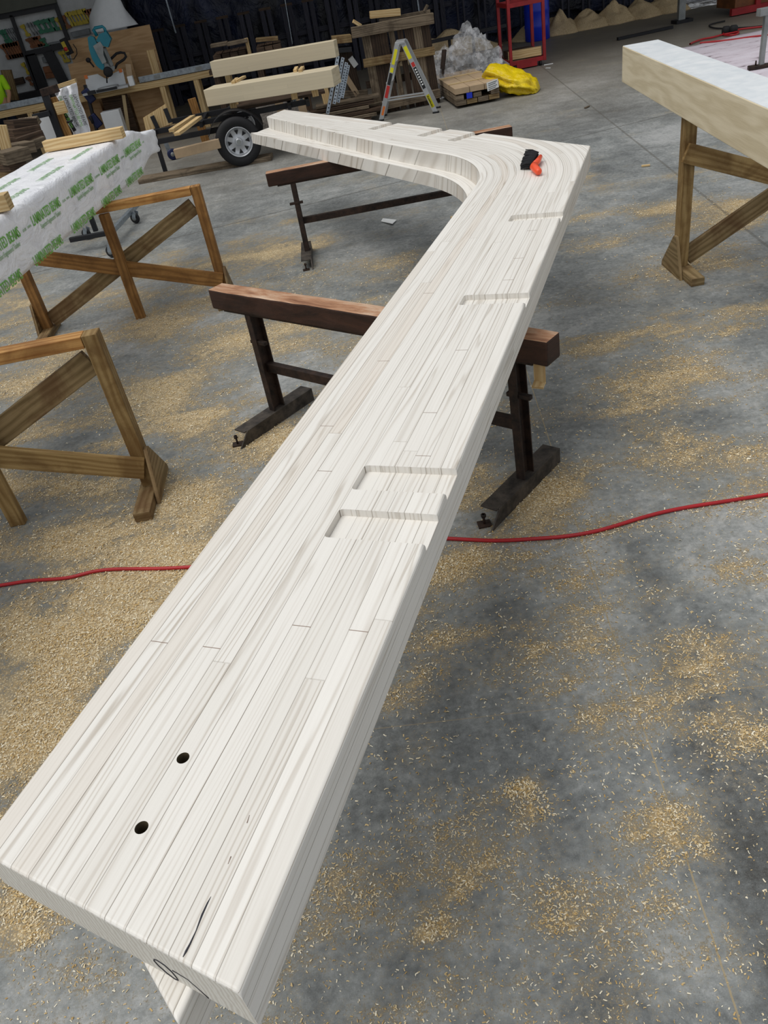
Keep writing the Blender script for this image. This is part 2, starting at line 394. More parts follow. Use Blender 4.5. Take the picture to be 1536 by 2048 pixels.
def blob(name, c, size, mat, parent=None, seed=0, amp=0.25, freq=3.0, sub=4, flat=True, smooth=True, fold=0.0):
    """lumpy heap or crumpled bundle"""
    bm = bmesh.new(); bmesh.ops.create_icosphere(bm, subdivisions=sub, radius=1.0)
    for v in bm.verts:
        p = v.co.copy(); d = 1 + amp * 2 * (fbm(p.x * freq + seed, p.y * freq, p.z * freq) - .5)
        if fold: d += fold * (abs(noise.noise(p * 4 + Vector((seed, 0, 0)))) + .6 * abs(noise.noise(p * 9 + Vector((0, seed, 0)))) - .25)
        q = Vector((p.x * size[0] * d, p.y * size[1] * d, p.z * size[2] * d))
        if flat and q.z < 0: q.z = 0
        v.co = q + Vector(c)
    me = bpy.data.meshes.new(name); bm.to_mesh(me); bm.free()
    for p in me.polygons: p.use_smooth = smooth
    me.materials.append(MAT[mat]); o = bpy.data.objects.new(name, me); COL.objects.link(o)
    if parent is not None: adopt(o, parent)
    return o
def heap(name, c, rx, ry, h, mat, seed=0, amp=.35, peak=1.3):
    M = MB(); nr, na = 16, 40
    def p(i, j):
        r = i / nr; a = 2 * math.pi * j / na; q = Vector((math.cos(a), math.sin(a), 0)) * r; e = 1 + .3 * noise.noise(Vector((math.cos(a) * 1.3 + seed, math.sin(a) * 1.3, 2)))
        z = h * (1 - r) ** peak * (1 + amp * noise.noise(Vector((q.x * 3 + seed, q.y * 3, 0)))) + .05 * h * noise.noise(Vector((q.x * 12, q.y * 12 + seed, 1))) * (1 - r)
        return Vector((c[0] + q.x * rx * e, c[1] + q.y * ry * e, c[2] + max(z, 0)))
    for i in range(nr):
        for j in range(na): M.face([p(i, j), p(i + 1, j), p(i + 1, j + 1), p(i, j + 1)] if i else [p(0, 0), p(1, j), p(1, j + 1)], [(0, 0)] * (4 if i else 3), 0, True)
    M.face([p(nr, j) for j in reversed(range(na))], [(0, 0)] * na)
    return M.build(name, mat, weld=True)
# ------------------------------------------------------------------ floor
def sstep(a, b, x):
    t = max(0.0, min(1.0, (x - a) / (b - a))); return t * t * (3 - 2 * t)
PATCH = [(1180, 1290, .16, .5), (1110, 1355, .13, .5), (1200, 1425, .12, .55), (1160, 1440, .1, .5), (1300, 1425, .1, .4), (1050, 1590, .10, .6), (1090, 1620, .07, .5), (1060, 1300, .09, .4),
         (865, 1500, .07, .6), (1290, 1620, .12, .6), (1340, 1650, .08, .6), (1230, 1660, .08, .5), (1170, 1540, .05, .7), (1040, 1570, .04, .6), (870, 1850, .06, .7), (1330, 1730, .05, .5), (1410, 1700, .05, .6),
         (1110, 1850, .035, .7), (1350, 1800, .05, .4), (1150, 1170, .14, .4), (1280, 1180, .2, .4), (1430, 1160, .25, .35), (1450, 1290, .2, .3), (1060, 1010, .22, .9), (1110, 975, .14, .8), (1020, 1120, .2, .35),
         (905, 1150, .16, .5), (880, 1290, .12, .4), (930, 1120, .15, .5), (950, 930, .1, .3), (860, 1340, .08, .45), (940, 1640, .05, .3), (920, 1780, .05, .35), (1000, 1480, .06, .3), (1480, 1490, .12, .25), (1380, 1330, .15, .3),
         (1170, 740, .25, .35), (1230, 870, .3, .4), (1300, 820, .25, .3), (1130, 600, .2, .3), (1440, 430, .5, .5), (1340, 420, .4, .3), (1500, 500, .4, .35), (1260, 640, .4, .25), (1400, 700, .4, .2),
         (130, 1230, .35, .45), (80, 1450, .3, .5), (160, 1330, .2, .4), (30, 1500, .2, .45), (250, 1260, .15, .35), (60, 1870, .13, .6), (170, 1930, .08, .4), (20, 1800, .12, .5), (300, 1130, .3, .35),
         (380, 1010, .3, .35), (420, 700, .5, .35), (560, 900, .2, .3), (340, 780, .4, .45), (120, 730, .5, .4), (640, 700, .3, .2), (500, 500, .5, .35), (720, 520, .4, .25), (330, 540, .5, .4), (420, 900, .3, .3), (150, 1120, .3, .45)]
PW = [(at(x, y).x, at(x, y).y, r, s) for x, y, r, s in PATCH]
def dust(x, y):
    left = sstep(1.0, -0.7, x)
    b = .22 + .19 * left + .05 * sstep(2.4, 3.2, y)
    if y < 2.1: b -= .05 * (1 - left)
    b *= 1 - .7 * sstep(7.0, 10.0, y)
    if 2.1 < y < 4.8: b += .08
    b += .16 * sstep(18.5, 21, y)
    for px, py, r, s in PW:
        dx = x - px; dy = (y - py)
        if abs(dx) < 2.6 * r and abs(dy) < 2.6 * r:
            b += s * .62 * math.exp(-(dx * dx + dy * dy) / (r * r) * 1.1)
    f = 1.35 if y > 4.5 else 1.9
    n = fbm(x * f * .75 + 3, y * f * 1.5, 2.0, 5) - .5; n += .35 * (fbm(x * f * 2.6 - 4, y * f * 6.5, 5.0, 3) - .5)
    return max(0.0, min(1.0, b + n * 1.15))
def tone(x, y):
    """where the concrete is darker: tyre rubber, stains, near right and far back"""
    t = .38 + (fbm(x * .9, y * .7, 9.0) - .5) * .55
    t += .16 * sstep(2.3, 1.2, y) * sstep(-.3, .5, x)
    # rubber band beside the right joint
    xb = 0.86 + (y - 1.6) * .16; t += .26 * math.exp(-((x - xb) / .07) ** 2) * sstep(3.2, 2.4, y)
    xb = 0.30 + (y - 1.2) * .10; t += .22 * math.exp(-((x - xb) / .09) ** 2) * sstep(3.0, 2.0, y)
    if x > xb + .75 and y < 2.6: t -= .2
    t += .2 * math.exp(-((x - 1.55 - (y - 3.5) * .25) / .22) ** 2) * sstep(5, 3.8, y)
    t += .2 * sstep(14, 19, y)  # darker towards the far back
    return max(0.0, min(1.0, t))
def make_floor():
    xs = [-9 + .09 * i for i in range(240)]; ys = []; y = -1.5
    while y < 22.2: ys.append(y); y += .05 if y < 4.5 else (.09 if y < 9 else .16)
    nx, ny = len(xs), len(ys); vs = [(x, y, 0.0) for y in ys for x in xs]
    fs = [(j * nx + i, j * nx + i + 1, (j + 1) * nx + i + 1, (j + 1) * nx + i) for j in range(ny - 1) for i in range(nx - 1)]
    me = bpy.data.meshes.new('floor'); me.from_pydata(vs, [], fs)
    a = me.attributes.new('dust', 'FLOAT', 'POINT'); a.data.foreach_set('value', [dust(v[0], v[1]) for v in vs])
    a = me.attributes.new('tone', 'FLOAT', 'POINT'); a.data.foreach_set('value', [tone(v[0], v[1]) for v in vs])
    M = MT('concrete_with_sawdust'); o = M.obj()
    d = M.n('Attribute', attribute_name='dust').outputs['Fac']; t = M.n('Attribute', attribute_name='tone').outputs['Fac']
    n1 = M.noise(o, 4.2, 9, 0.76, 0.5); n2 = M.noise(o, 30, 6, 0.8); fine = M.noise(o, 120, 4, 0.9); mid = M.noise(o, 22, 6, 0.75, 0.3)
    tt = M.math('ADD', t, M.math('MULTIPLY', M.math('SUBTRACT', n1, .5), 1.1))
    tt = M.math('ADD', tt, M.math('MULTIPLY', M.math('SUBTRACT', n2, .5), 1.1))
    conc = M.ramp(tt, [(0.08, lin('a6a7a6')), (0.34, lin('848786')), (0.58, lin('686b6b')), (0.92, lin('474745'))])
    sp = M.noise(o, 260, 2, 0.9)
    conc = M.mix(M.ramp(sp, [(0.28, .55), (0.42, 0.0)]), conc, lin('454441')); conc = M.mix(M.ramp(sp, [(0.60, 0.0), (0.74, .6)]), conc, lin('b3b0a6'))
    far = M.n('MapRange', {0: M.n('SeparateXYZ', {0: o}).outputs[1], 1: 9.5, 2: 17.0}).outputs[0]
    conc = M.mix(M.math('MULTIPLY', far, .8), conc, lin('8a8173'))
    # dust film and piled dust
    q = M.math('ADD', d, M.math('MULTIPLY', M.math('SUBTRACT', fine, .5), 1.5))
    q = M.math('ADD', q, M.math('MULTIPLY', M.math('SUBTRACT', mid, .5), 1.25))
    film = M.ramp(q, [(0.28, 0.0), (0.62, .6)]); pile = M.ramp(q, [(0.50, 0.0), (0.68, 1.0)])
    dc = M.ramp(M.noise(o, 210, 3, 0.8), [(0.3, lin('a08964')), (0.5, lin('cbb48a')), (0.72, lin('ecdcb6'))])
    c = M.mix(film, conc, lin('a39c8c')); vo = M.n('TexVoronoi', {'Vector': o, 'Scale': 150.0, 'Randomness': 1.0}); vo2 = M.n('TexVoronoi', {'Vector': o, 'Scale': 85.0, 'Randomness': 1.0})
    c = M.mix(M.math('MULTIPLY', pile, .72), c, M.mix(.45, dc, lin('8d7855')))
    for v_, th, lo_, hi_ in ((vo, 1.0, .30, .95), (vo2, .8, .36, 1.05)):
        rad = M.n('MapRange', {0: q, 1: lo_, 2: hi_, 3: 0.0, 4: .62 * th}).outputs[0]
        gm = M.math('LESS_THAN', v_.outputs['Distance'], rad)
        gc = M.ramp(M.n('SeparateColor', {0: v_.outputs['Color']}).outputs[0], [(0.0, lin('a98d5f')), (.5, lin('cdb488')), (1.0, lin('eee0bf'))])
        c = M.mix(M.math('MULTIPLY', gm, .85), c, gc)
    # saw-cut joints, filled with dust
    g = M.n('SeparateXYZ', {0: o})
    def joint(p, q2, w, col, amt, c):
        dx, dy = q2[0] - p[0], q2[1] - p[1]; L = math.hypot(dx, dy); a_, b_ = -dy / L, dx / L; k = -(a_ * p[0] + b_ * p[1])
        e = M.math('ADD', M.math('MULTIPLY', g.outputs[0], a_), M.math('MULTIPLY_ADD', g.outputs[1], b_, k))
        e = M.math('ABSOLUTE', M.math('ADD', e, M.math('MULTIPLY', M.math('SUBTRACT', n2, .5), .006)))
        return M.mix(M.math('MULTIPLY', M.math('LESS_THAN', e, w), amt), c, lin(col))
    c = joint((1.02, 4.26), (.59, .7), .0025, 'a8946c', .65, c)
    c = joint((-.09, 1.75), (1.14, 1.62), .0022, '9a8a6c', .5, c)
    c = joint((2.2, 9.75), (3.73, 10.06), .012, '4d4a45', .7, c)
    c = joint((3.73, 10.06), (4.09, 12.85), .012, '5a564e', .5, c)
    c = joint((-3, 10.9), (3.2, 8.9), .006, '4a4845', .6, c)
    M.set(col=c, rough=M.math('MULTIPLY_ADD', pile, .35, .52), spec=.35)
    M.bump(M.math('ADD', M.math('MULTIPLY', M.math('MULTIPLY', pile, fine), 1.0), M.math('MULTIPLY', n2, .1)), .6, .008)
    me.materials.append(M.m); o_ = bpy.data.objects.new('floor', me); COL.objects.link(o_); struct(o_); return o_
make_floor()

def make_flakes():
    rnd = random.Random(3); vs = []; fs = []; tn = []
    def flake(x, y, z, s):
        a = rnd.uniform(0, 6.283); ca, sa = math.cos(a), math.sin(a); L = s * rnd.uniform(.6, 1.5); w = s * rnd.uniform(.25, .5)
        cu = rnd.uniform(-.5, .9) * s; til = rnd.uniform(-.4, .4); b = len(vs); k = rnd.random()
        for u, bow in ((-1, 0), (0, 1), (1, 0)):
            for q in (-1, 1):
                lx = u * L / 2 + (cu * .25 if u else -cu * .25); ly = q * w / 2 + (cu * .35 if u == 0 else 0)
                vs.append((x + lx * ca - ly * sa, y + lx * sa + ly * ca, z + .0006 + bow * s * rnd.uniform(.1, .35) + (q * til * w + abs(til) * w) * .5)); tn.append(k)
        fs.append((b, b + 2, b + 3, b + 1)); fs.append((b + 2, b + 4, b + 5, b + 3))
    def scatter(n, x0, x1, y0, y1, s, k0, pw):
        c = 0; tries = 0
        while c < n and tries < n * 30:
            tries += 1; x = rnd.uniform(x0, x1); y = rnd.uniform(y0, y1)
            d = dust(x, y)
            if rnd.random() < k0 + (1 - k0) * max(0, (d - .25) / .6) ** pw: flake(x, y, rnd.uniform(0, .004) * d, s * rnd.uniform(.6, 1.35)); c += 1
    scatter(17000, -1.3, 1.5, .15, 1.5, .0062, .055, 2.0)
    scatter(19000, -1.6, 2.2, 1.3, 2.6, .0075, .055, 2.0)
    scatter(18000, -2.6, 2.6, 2.5, 4.2, .009, .05, 1.7)
    scatter(12000, -3.2, 3.6, 4.2, 7.2, .010, .04, 1.7)
    me = bpy.data.meshes.new('wood_shavings'); me.from_pydata(vs, [], fs)
    a = me.attributes.new('tone', 'FLOAT', 'POINT'); a.data.foreach_set('value', tn)
    me.materials.append(MAT['flake']); o = bpy.data.objects.new('wood_shavings', me); COL.objects.link(o)
    tag(o, 'loose pale wood shavings scattered over the concrete floor', 'wood shavings', kind='stuff')
make_flakes()

# ------------------------------------------------------------------ building: walls, and an added shading roof over the back
def wall(name, lo, hi, mat): return struct(MB().box(lo, hi).build(name, mat))
wall('wall_back', (-9, 21.75, 0), (16, 21.9, 5.0), 'tarp')
wall('wall_left', (-9.1, 9, 0), (-8.98, 21.9, 5.0), 'olive')
wall('shade_ceiling', (-9, 14.8, 5.0), (16, 22, 5.15), 'olive')  # out of view, added to darken the tool bay and back floor
wall('wall_tool_bay', (-8.9, 19.64, 0), (-3.35, 19.8, 5.0), 'panel')
wall('trim_1', (-8.9, 19.45, 2.42), (-4.55, 19.63, 3.5), 'olive')

# ------------------------------------------------------------------ the cranked laminated slab
ZT = 1.0; T1 = .115; T2 = .10
A2 = at(478, 1987, ZT); C2 = at(1181, 291, ZT); E2 = at(569, 219, ZT)
A2 = Vector((A2.x, A2.y)); C2 = Vector((C2.x, C2.y)); E2 = Vector((E2.x, E2.y))
SU = (C2 - A2).normalized(); SN = Vector((-SU.y, SU.x)); SW = (E2 - C2).normalized(); SM = Vector((-SW.y, SW.x)); LN = (C2 - A2).length; LF = (E2 - C2).length
def cross2(a, b): return a.x * b.y - a.y * b.x
def isect(p, d, q, e):
    t = cross2(q - p, e) / cross2(d, e); return p + d * t, t
def slab_sections(nin, min_, R, s_start, w_end, outn=0.0, outm=0.0):
    """list of (inner point P, inward normal N, t_out, s)"""
    a0 = A2 + SN * outn; c0 = isect(a0, SU, C2 + SM * outm, SW)[0]
    p0 = A2 + SN * nin; q0 = C2 + SM * min_
    X, sx = isect(p0, SU, q0, SW); th = math.acos(SU.dot(SW)); T = R * math.tan(th / 2)
    s1 = sx - T; O = X - SU * T + SN * R; L = []
    k = 26
    for i in range(k + 1):
        s = s_start + (s1 - s_start) * i / k; L.append((p0 + SU * s, SN.copy(), nin - outn, s))
    angs = [th * i / 22 for i in range(1, 23)]
    rel = c0 - O; ac = math.atan2(rel.dot(SU), -rel.dot(SN)); angs = sorted([a for a in angs if abs(a - ac) > .012] + [ac])
    for a in angs:
        d = SU * math.sin(a) - SN * math.cos(a); P = O + d * R
        t1 = isect(P, d, a0, SU)[1]; t2 = isect(P, d, c0, SW)[1]
        t = min([t for t in (t1, t2) if t > 0]); L.append((P, -d, t, s1 + a * R))
    wX = (X - C2).dot(SW) + T; se = s1 + th * R
    for i in range(1, 25):
        w = wX + (w_end - wX) * i / 24; L.append((q0 + SW * w, SM.copy(), min_ - outm, se + (w - wX)))
    return L, s1, se, wX
def slab_mesh(name, secs, tin, zt, zb, start_shift, end_shift, mats, r=.0075, side_in='v'):
    """sweep a rounded section along the beam. tin(s)-> how far the inner edge stands off the reference path"""
    M = MB(); rings = []; SV = []; S1_ = S1
    for k, (P, N, to, s) in enumerate(secs):
        ti = tin(s); row = []
        ts = [ti, ti, ti + r * .29, ti + r] + [ti + r + (to - ti - 2 * r) * j / 8 for j in range(1, 8)] + [to - r, to - r * .29, to, to]
        zs = [zb, zt - r, zt - r * .29, zt] + [zt] * 7 + [zt, zt - r * .29, zt - r, zb]
        for t, z in zip(ts, zs):
            sh = 0.0
            if k == 0: sh = start_shift(t); dirn = SU
            elif k == len(secs) - 1: sh = end_shift(t); dirn = SW
            p = P - N * t
            if sh: p = p + dirn * sh
            vv = t
            if t >= to - 1e-9: vv = to + (zt - z)      # outer face: laminations read on round the corner
            row.append((Vector((p.x, p.y, z)), (s + sh, vv)))
        rings.append(row); SV.append(.012 + ti + .25 * max(0, min(s, SE) - S1_) + .08 * max(0, s - SE))
    n = len(rings[0])
    for (a, b), (va, vb) in zip(zip(rings, rings[1:]), zip(SV, SV[1:])):
        M.face([a[0][0], b[0][0], b[1][0], a[1][0]], [(a[0][1][0], va), (b[0][1][0], vb), (b[0][1][0], vb + .01), (a[0][1][0], va + .01)], 0)
        for j in range(1, n - 1):
            M.face([a[j][0], b[j][0], b[j + 1][0], a[j + 1][0]], [a[j][1], b[j][1], b[j + 1][1], a[j + 1][1]], 0, j in (1, 2, n - 4, n - 3))
        M.face([a[-1][0], b[-1][0], b[0][0], a[0][0]], [a[-1][1], b[-1][1], b[0][1], a[0][1]], 0)
    for R_, rev in ((rings[0], False), (rings[-1], True)):
        pts = [q[0] for q in R_]; uv = [(q[0].z, q[1][1] if i < n - 1 else q[1][1]) for i, q in enumerate(R_)]
        uv = [(u_, min(v_, R_[-3][1][1] + .001)) for u_, v_ in uv]
        if rev: pts.reverse(); uv.reverse()
        M.face(pts, uv, 1)
    # flip so normals point out
    o = M.build(name, mats, weld=True)
    bm = bmesh.new(); bm.from_mesh(o.data); bmesh.ops.recalc_face_normals(bm, faces=bm.faces)
    ed = [e for e in bm.edges if len(e.link_faces) == 2 and {f.material_index for f in e.link_faces} == {0, 1} and min(v.co.z for v in e.verts) > zt - r - 1e-4]
    bmesh.ops.bevel(bm, geom=ed, offset=.007, segments=3, affect='EDGES', profile=.5, material=0, clamp_overlap=True)
    bm.to_mesh(o.data); bm.free(); return o
secs, S1, SE, WX = slab_sections(.577, .5, 1.25, 0.0, LF)
def tin_u(s):
    w = s - SE + WX
    if w < 1.2: return 0.0
    return .015 * sstep(1.2, 1.7, w) + .075 * max(0, w - 1.7)
slab = thing('cranked_laminated_slab', (A2.x + 1.5 * SU.x, A2.y + 1.5 * SU.y, ZT - T1 - T2), 'huge whitewashed cranked laminated timber slab with routed notches, across the foreground', 'timber slab')
up_ = slab_mesh('upper_layer', secs, tin_u, ZT, ZT - T1, lambda t: .165 * (.577 - t), lambda t: -.54 * (.5 - t), ['slab', 'slab_end', 'hole'])
secs2, S1b, SEb, WXb = slab_sections(.632, .572, 1.5, 0.02, LF + .06, .13, .12)
def tin_l(s):
    w = s - SEb + WXb
    return .027 * max(0, w - .8) if w > .8 else 0.0
lo_ = slab_mesh('lower_layer', secs2, tin_l, ZT - T1, ZT - T1 - T2, lambda t: (.632 - t) * .63 - .13, lambda t: -.54 * (.572 - t), ['slab', 'slab_end'])
def P3(s, n, z=0.0):
    q = A2 + SU * s + SN * n; return Vector((q.x, q.y, z))
def boolean(obj, cut):
    cut.data.materials.clear(); [cut.data.materials.append(m) for m in obj.data.materials]
    for p in cut.data.polygons: p.material_index = cut['mi']
    md = obj.modifiers.new('b', 'BOOLEAN'); md.operation = 'DIFFERENCE'; md.solver = 'EXACT'; md.object = cut
    me = bpy.data.meshes.new_from_object(obj.evaluated_get(bpy.context.evaluated_depsgraph_get()))
    obj.modifiers.clear(); old = obj.data; obj.data = me; bpy.data.meshes.remove(old)
    cm = cut.data; bpy.data.objects.remove(cut); bpy.data.meshes.remove(cm)
def rr_poly(pt, a0, a1, b0, b1, r=.012):
    """rectangle in slab coords with two rounded blind corners (at b1)"""
    out = [pt(a0, b0), pt(a1, b0)]
    for k in range(6):
        th = math.pi / 2 * k / 5; out.append(pt(a1 - r + r * math.cos(th), b1 - r + r * math.sin(th)))
    for k in range(6):
        th = math.pi / 2 * k / 5; out.append(pt(a0 + r - r * math.sin(th), b1 - r + r * math.cos(th)))
    return out
def cutter(poly, z0, z1, mi):
    bm = bmesh.new(); vs = [bm.verts.new((p.x, p.y, z0)) for p in poly]; f = bm.faces.new(vs)
    g = bmesh.ops.extrude_face_region(bm, geom=[f]); [setattr(v.co, 'z', z1) for v in g['geom'] if isinstance(v, bmesh.types.BMVert)]
    bmesh.ops.recalc_face_normals(bm, faces=bm.faces)
    uvl = bm.loops.layers.uv.new('UVMap'); poly_axis = PAX[0]
    for fc in bm.faces:
        flat = abs(fc.normal.z) > .5
        for l in fc.loops:
            q = Vector((l.vert.co.x, l.vert.co.y)); 
            if poly_axis == 'near': s = (q - A2).dot(SU); v = .577 - (q - A2).dot(SN)
            else: s = (q - C2).dot(SW) + SE - WX; v = .5 - (q - C2).dot(SM)
            l[uvl].uv = (s, v) if flat else (s + l.vert.co.z, v)
    me = bpy.data.meshes.new('cut'); bm.to_mesh(me); bm.free(); o = bpy.data.objects.new('cut', me); COL.objects.link(o); o['mi'] = mi; return o
PAX = ['near']
ND = .022
near = lambda a, b: A2 + SU * a + SN * b
for a0, a1, dp in ((1.016, 1.135, .268), (1.225, 1.343, .268), (2.483, 2.583, .262), (3.515, 3.615, .255)):
    boolean(up_, cutter(rr_poly(near, a0, a1, -.05, dp), ZT - ND, ZT + .05, 0))
PAX[0] = 'far'
farp = lambda a, b: C2 + SW * a + SM * b
for a0, a1, dp in ((2.27, 2.39, .24), (1.51, 1.63, .24), (1.085, 1.203, .25)):
    boolean(up_, cutter(rr_poly(farp, a0, a1, -.05, dp), ZT - ND, ZT + .05, 0))
PAX[0] = 'near'
for hx, hy in ((366, 1516), (283, 1655)):
    c = at(hx, hy, ZT); R_ = .0125
    boolean(up_, cutter([Vector((c.x + R_ * math.cos(k * math.pi / 12), c.y + R_ * math.sin(k * math.pi / 12))) for k in range(24)], ZT - .2, ZT + .05, 2))
for i, m in enumerate(up_.data.materials):
    if m.name.startswith('whitewashed_end'): pass
adopt(up_, slab); adopt(lo_, slab); lo_['label'] = 'lower lamination stepping out along the inner edge'
# butt joints of single laminations
for jx, jy in ((758, 722), (653, 852), (647, 942), (857, 912), (847, 825), (319, 1284), (437, 1297), (594, 1251), (718, 1262), (928, 700), (1065, 461), (1042, 516), (1010, 560), (866, 586)):
    c = at(jx, jy, ZT + .0002); s = (Vector((c.x, c.y)) - A2).dot(SU); n = (Vector((c.x, c.y)) - A2).dot(SN)
    k = math.floor((.577 - n) / .0444); n0 = .577 - k * .0444
    adopt(MB().bar(P3(s, n0, ZT), P3(s, n0 - .0444, ZT), .0016, .0008).build('butt_joint', 'jointline'), slab)
# dark split and pencil marks
M = MB(); pts = [at(x, y, ZT + .0003) for x, y in ((422, 1793), (415, 1806), (404, 1830), (392, 1862), (380, 1888), (372, 1903), (366, 1914))]
M.tube(pts, [.0003, .0012, .0016, .0008, .0014, .0018, .0006], 5); o = M.build('split', 'pencil'); adopt(o, slab); o['label'] = 'dark crack running to the near end'
M = MB(); M.tube([at(x, y, ZT + .0003) for x, y in ((499, 1630), (494, 1646))], [.0004, .0009], 5); M.tube([at(x, y, ZT + .0003) for x, y in ((462, 1713), (456, 1728))], [.0009, .0004], 5)
adopt(M.build('split', 'jointline'), slab)
def end_pt(x, y):
    """point of the near end face seen at x, y"""
    Ea = P3(0, 0, 0); Ed = (P3(.165 * .577, .577, 0) - Ea).normalized(); nrm = Vector((Ed.y, -Ed.x, 0)); w = ray(x, y); t = ((Ea - Vector((0, 0, H))).dot(nrm)) / w.dot(nrm)
    if nrm.dot(w) > 0: nrm = -nrm
    return Vector((0, 0, H)) + w * t + nrm * .0006
M = MB(); lo = [(308, 1918), (315, 1920), (330, 1930), (344, 1943), (354, 1955), (357, 1960), (350, 1957), (335, 1946), (318, 1931), (308, 1920)]
M.tube([end_pt(x, y) for x, y in lo], .0009, 5, cap=False); M.tube([end_pt(x, y) for x, y in ((345, 1940), (375, 1958), (398, 1978), (418, 1996))], [.0007, .0005, .0005, .0007], 5)
o = M.build('pencil_mark', 'pencil'); adopt(o, slab); o['label'] = 'drawn loop and line on the near end'
# small black plugs in the far side of the lower layer
for x, y in ((1148, 417), (1094, 560)):
    w = ray(x, y); t = ((A2.to_3d() + SN.to_3d() * .13 - Vector((0, 0, H))).dot(SN.to_3d())) / w.dot(SN.to_3d()); c = Vector((0, 0, H)) + w * t
    c.z = max(ZT - T1 - T2 + .02, min(c.z, ZT - T1 - .02))
    adopt(MB().tube([c + SN.to_3d() * .01, c - SN.to_3d() * .004], .012, 10).build('bolt_plug', 'black'), slab)

# ------------------------------------------------------------------ hand brush on the slab
b0 = at(1052, 322, ZT); 
bh1 = at(1083, 307, ZT) ; bh2 = at(1075, 339, ZT)
br = thing('hand_brush', (b0.x, b0.y, ZT), 'small orange-handled brush with black bristles lying on the slab near its corner', 'brush')
M = MB(); z = ZT + .028
p = [at(1081, 313, z), at(1076, 322, z), at(1068, 330, z), at(1067, 334, z), at(1072, 338, z), at(1077, 343, z - .005)]
M.tube([p[0], p[1], p[2]], [.012, .017, .018], 12); M.tube([p[2], p[3], p[4], p[5], p[5] + (p[5] - p[4]) * .4], [.018, .021, .022, .020, .012], 14)
adopt(M.build('handle', 'orange'), br)
M = MB(); e = [at(1077, 309, ZT + .03), at(1064, 331, ZT + .03)]; f_ = [at(1052, 305, ZT + .02), at(1041, 336, ZT + .012)]
q = [e[0], e[1], f_[1], f_[0]]; rnd = random.Random(5)
for i in range(26):
    for j in range(3):
        a = e[0].lerp(e[1], (i + rnd.random() * .6) / 26); b = f_[0].lerp(f_[1], (i + rnd.random()) / 26); zz = (j - 1) * .012
        a = a + Vector((0, 0, zz)); b = b + Vector((0, 0, max(zz, -.005) + rnd.uniform(-.003, .006)))
        M.tube([a, a.lerp(b, .5) + Vector((0, 0, .006)), b], [.004, .0045, .0035], 5)
adopt(M.build('bristles', 'bristle'), br)

# ------------------------------------------------------------------ steel trestles with timber tops
def steel_trestle(c0, c1, zt, zb, wtop, label, legs, feet):
    c0 = Vector(c0); c1 = Vector(c1); mid = (c0 + c1) / 2; ax = (c1 - c0).normalized(); pr_ = Vector((-ax.y, ax.x, 0))
    t = thing('steel_trestle', (mid.x, mid.y, 0), label, 'trestle', 'steel trestles under the cranked slab')
    zc = (zt + zb) / 2
    M = MB(); n = 14
    for i in range(n):
        pass
    M.bar(c0 + Vector((0, 0, zc)), c1 + Vector((0, 0, zc)), wtop, zt - zb)
    o = M.build('timber_top', 'trestle')
    bm = bmesh.new(); bm.from_mesh(o.data); bmesh.ops.remove_doubles(bm, verts=bm.verts, dist=1e-5)
    bmesh.ops.subdivide_edges(bm, edges=[e for e in bm.edges if e.calc_length() > 1], cuts=24)
    bmesh.ops.bevel(bm, geom=[e for e in bm.edges if len(e.link_faces) == 2 and e.calc_face_angle(0) > .5], offset=.009, segments=2, affect='EDGES', profile=.5)
    for v in bm.verts:
        k = noise.noise(v.co * 9) * .004
        v.co += Vector((k, k, k * .8 if v.co.z < zt - .02 else k * .2))
    bm.to_mesh(o.data); bm.free(); adopt(o, t); 
    Mx = MB(); Mx.bar(c0 + ax * .08 + Vector((0, 0, zb - .006)), c1 - ax * .08 + Vector((0, 0, zb - .006)), wtop * .75, .012); adopt(Mx.build('top_plate', 'rust'), t)
    for s_, fa in zip(legs, feet):
        q = c0 + ax * s_ + Vector((0, -.05, 0)); qt = c0 + ax * s_
        M = MB(); w = .03
        M.bar(q + Vector((0, 0, .075)), qt + Vector((0, 0, zb - .01)), .012, .088, up=pr_)          # channel web
        for k in (-1, 1):
            M.bar(q + pr_ * (k * .041) + ax * .018 + Vector((0, 0, .075)), qt + pr_ * (k * .041) + ax * .018 + Vector((0, 0, zb - .01)), .04, .007, up=pr_)
        adopt(M.build('leg', 'rust', bevel=.001), t)
        M = MB(); sgn = fa
        f0 = q - pr_ * .36; f1 = q + pr_ * .27
        M.bar(f0 + pr_ * .06 + Vector((0, 0, .076)), f1 + Vector((0, 0, .076)), .085, .008)
        oo = ax * (.043 * sgn)
        a, b = f0 + oo, f1 + oo
        M.prism([a + Vector((0, 0, .0)), b + Vector((0, 0, .0)), b + Vector((0, 0, .08)), a + pr_ * .08 + Vector((0, 0, .08))], ax * (.008 * sgn))
        adopt(M.build('foot', 'footsteel', bevel=.001), t)
        M = MB(); bp = f0 + pr_ * .03 - ax * (.01 * sgn); M.box((bp.x - .03, bp.y - .025, .0), (bp.x + .03, bp.y + .025, .008)); M.tube([bp, bp + Vector((0, 0, .06))], .006, 8); M.tube([bp + Vector((0, 0, .045)), bp + Vector((0, 0, .06))], .012, 6)
        adopt(M.build('foot_bolt', 'rust'), t)
        M = MB(); z = .50; M.bar(q - ax * .05 + Vector((0, 0, z)), q + ax * .07 + Vector((0, 0, z)), .025, .02); adopt(M.build('cross_pin', 'rust', bevel=.002), t)
    M = MB(); M.bar(c0 + ax * (legs[0] + .01) + Vector((0, 0, .33)), c0 + ax * (legs[1] - .01) + Vector((0, 0, .33)), .04, .055); adopt(M.build('cross_bar', 'rust', bevel=.003), t)
    return t
steel_trestle((-.70, 4.436, 0), (.822, 2.905, 0), .785, .672, .115, 'rusty steel trestle with worn brown timber top, nearest under the white slab', (.26, 1.955), (1, 1))
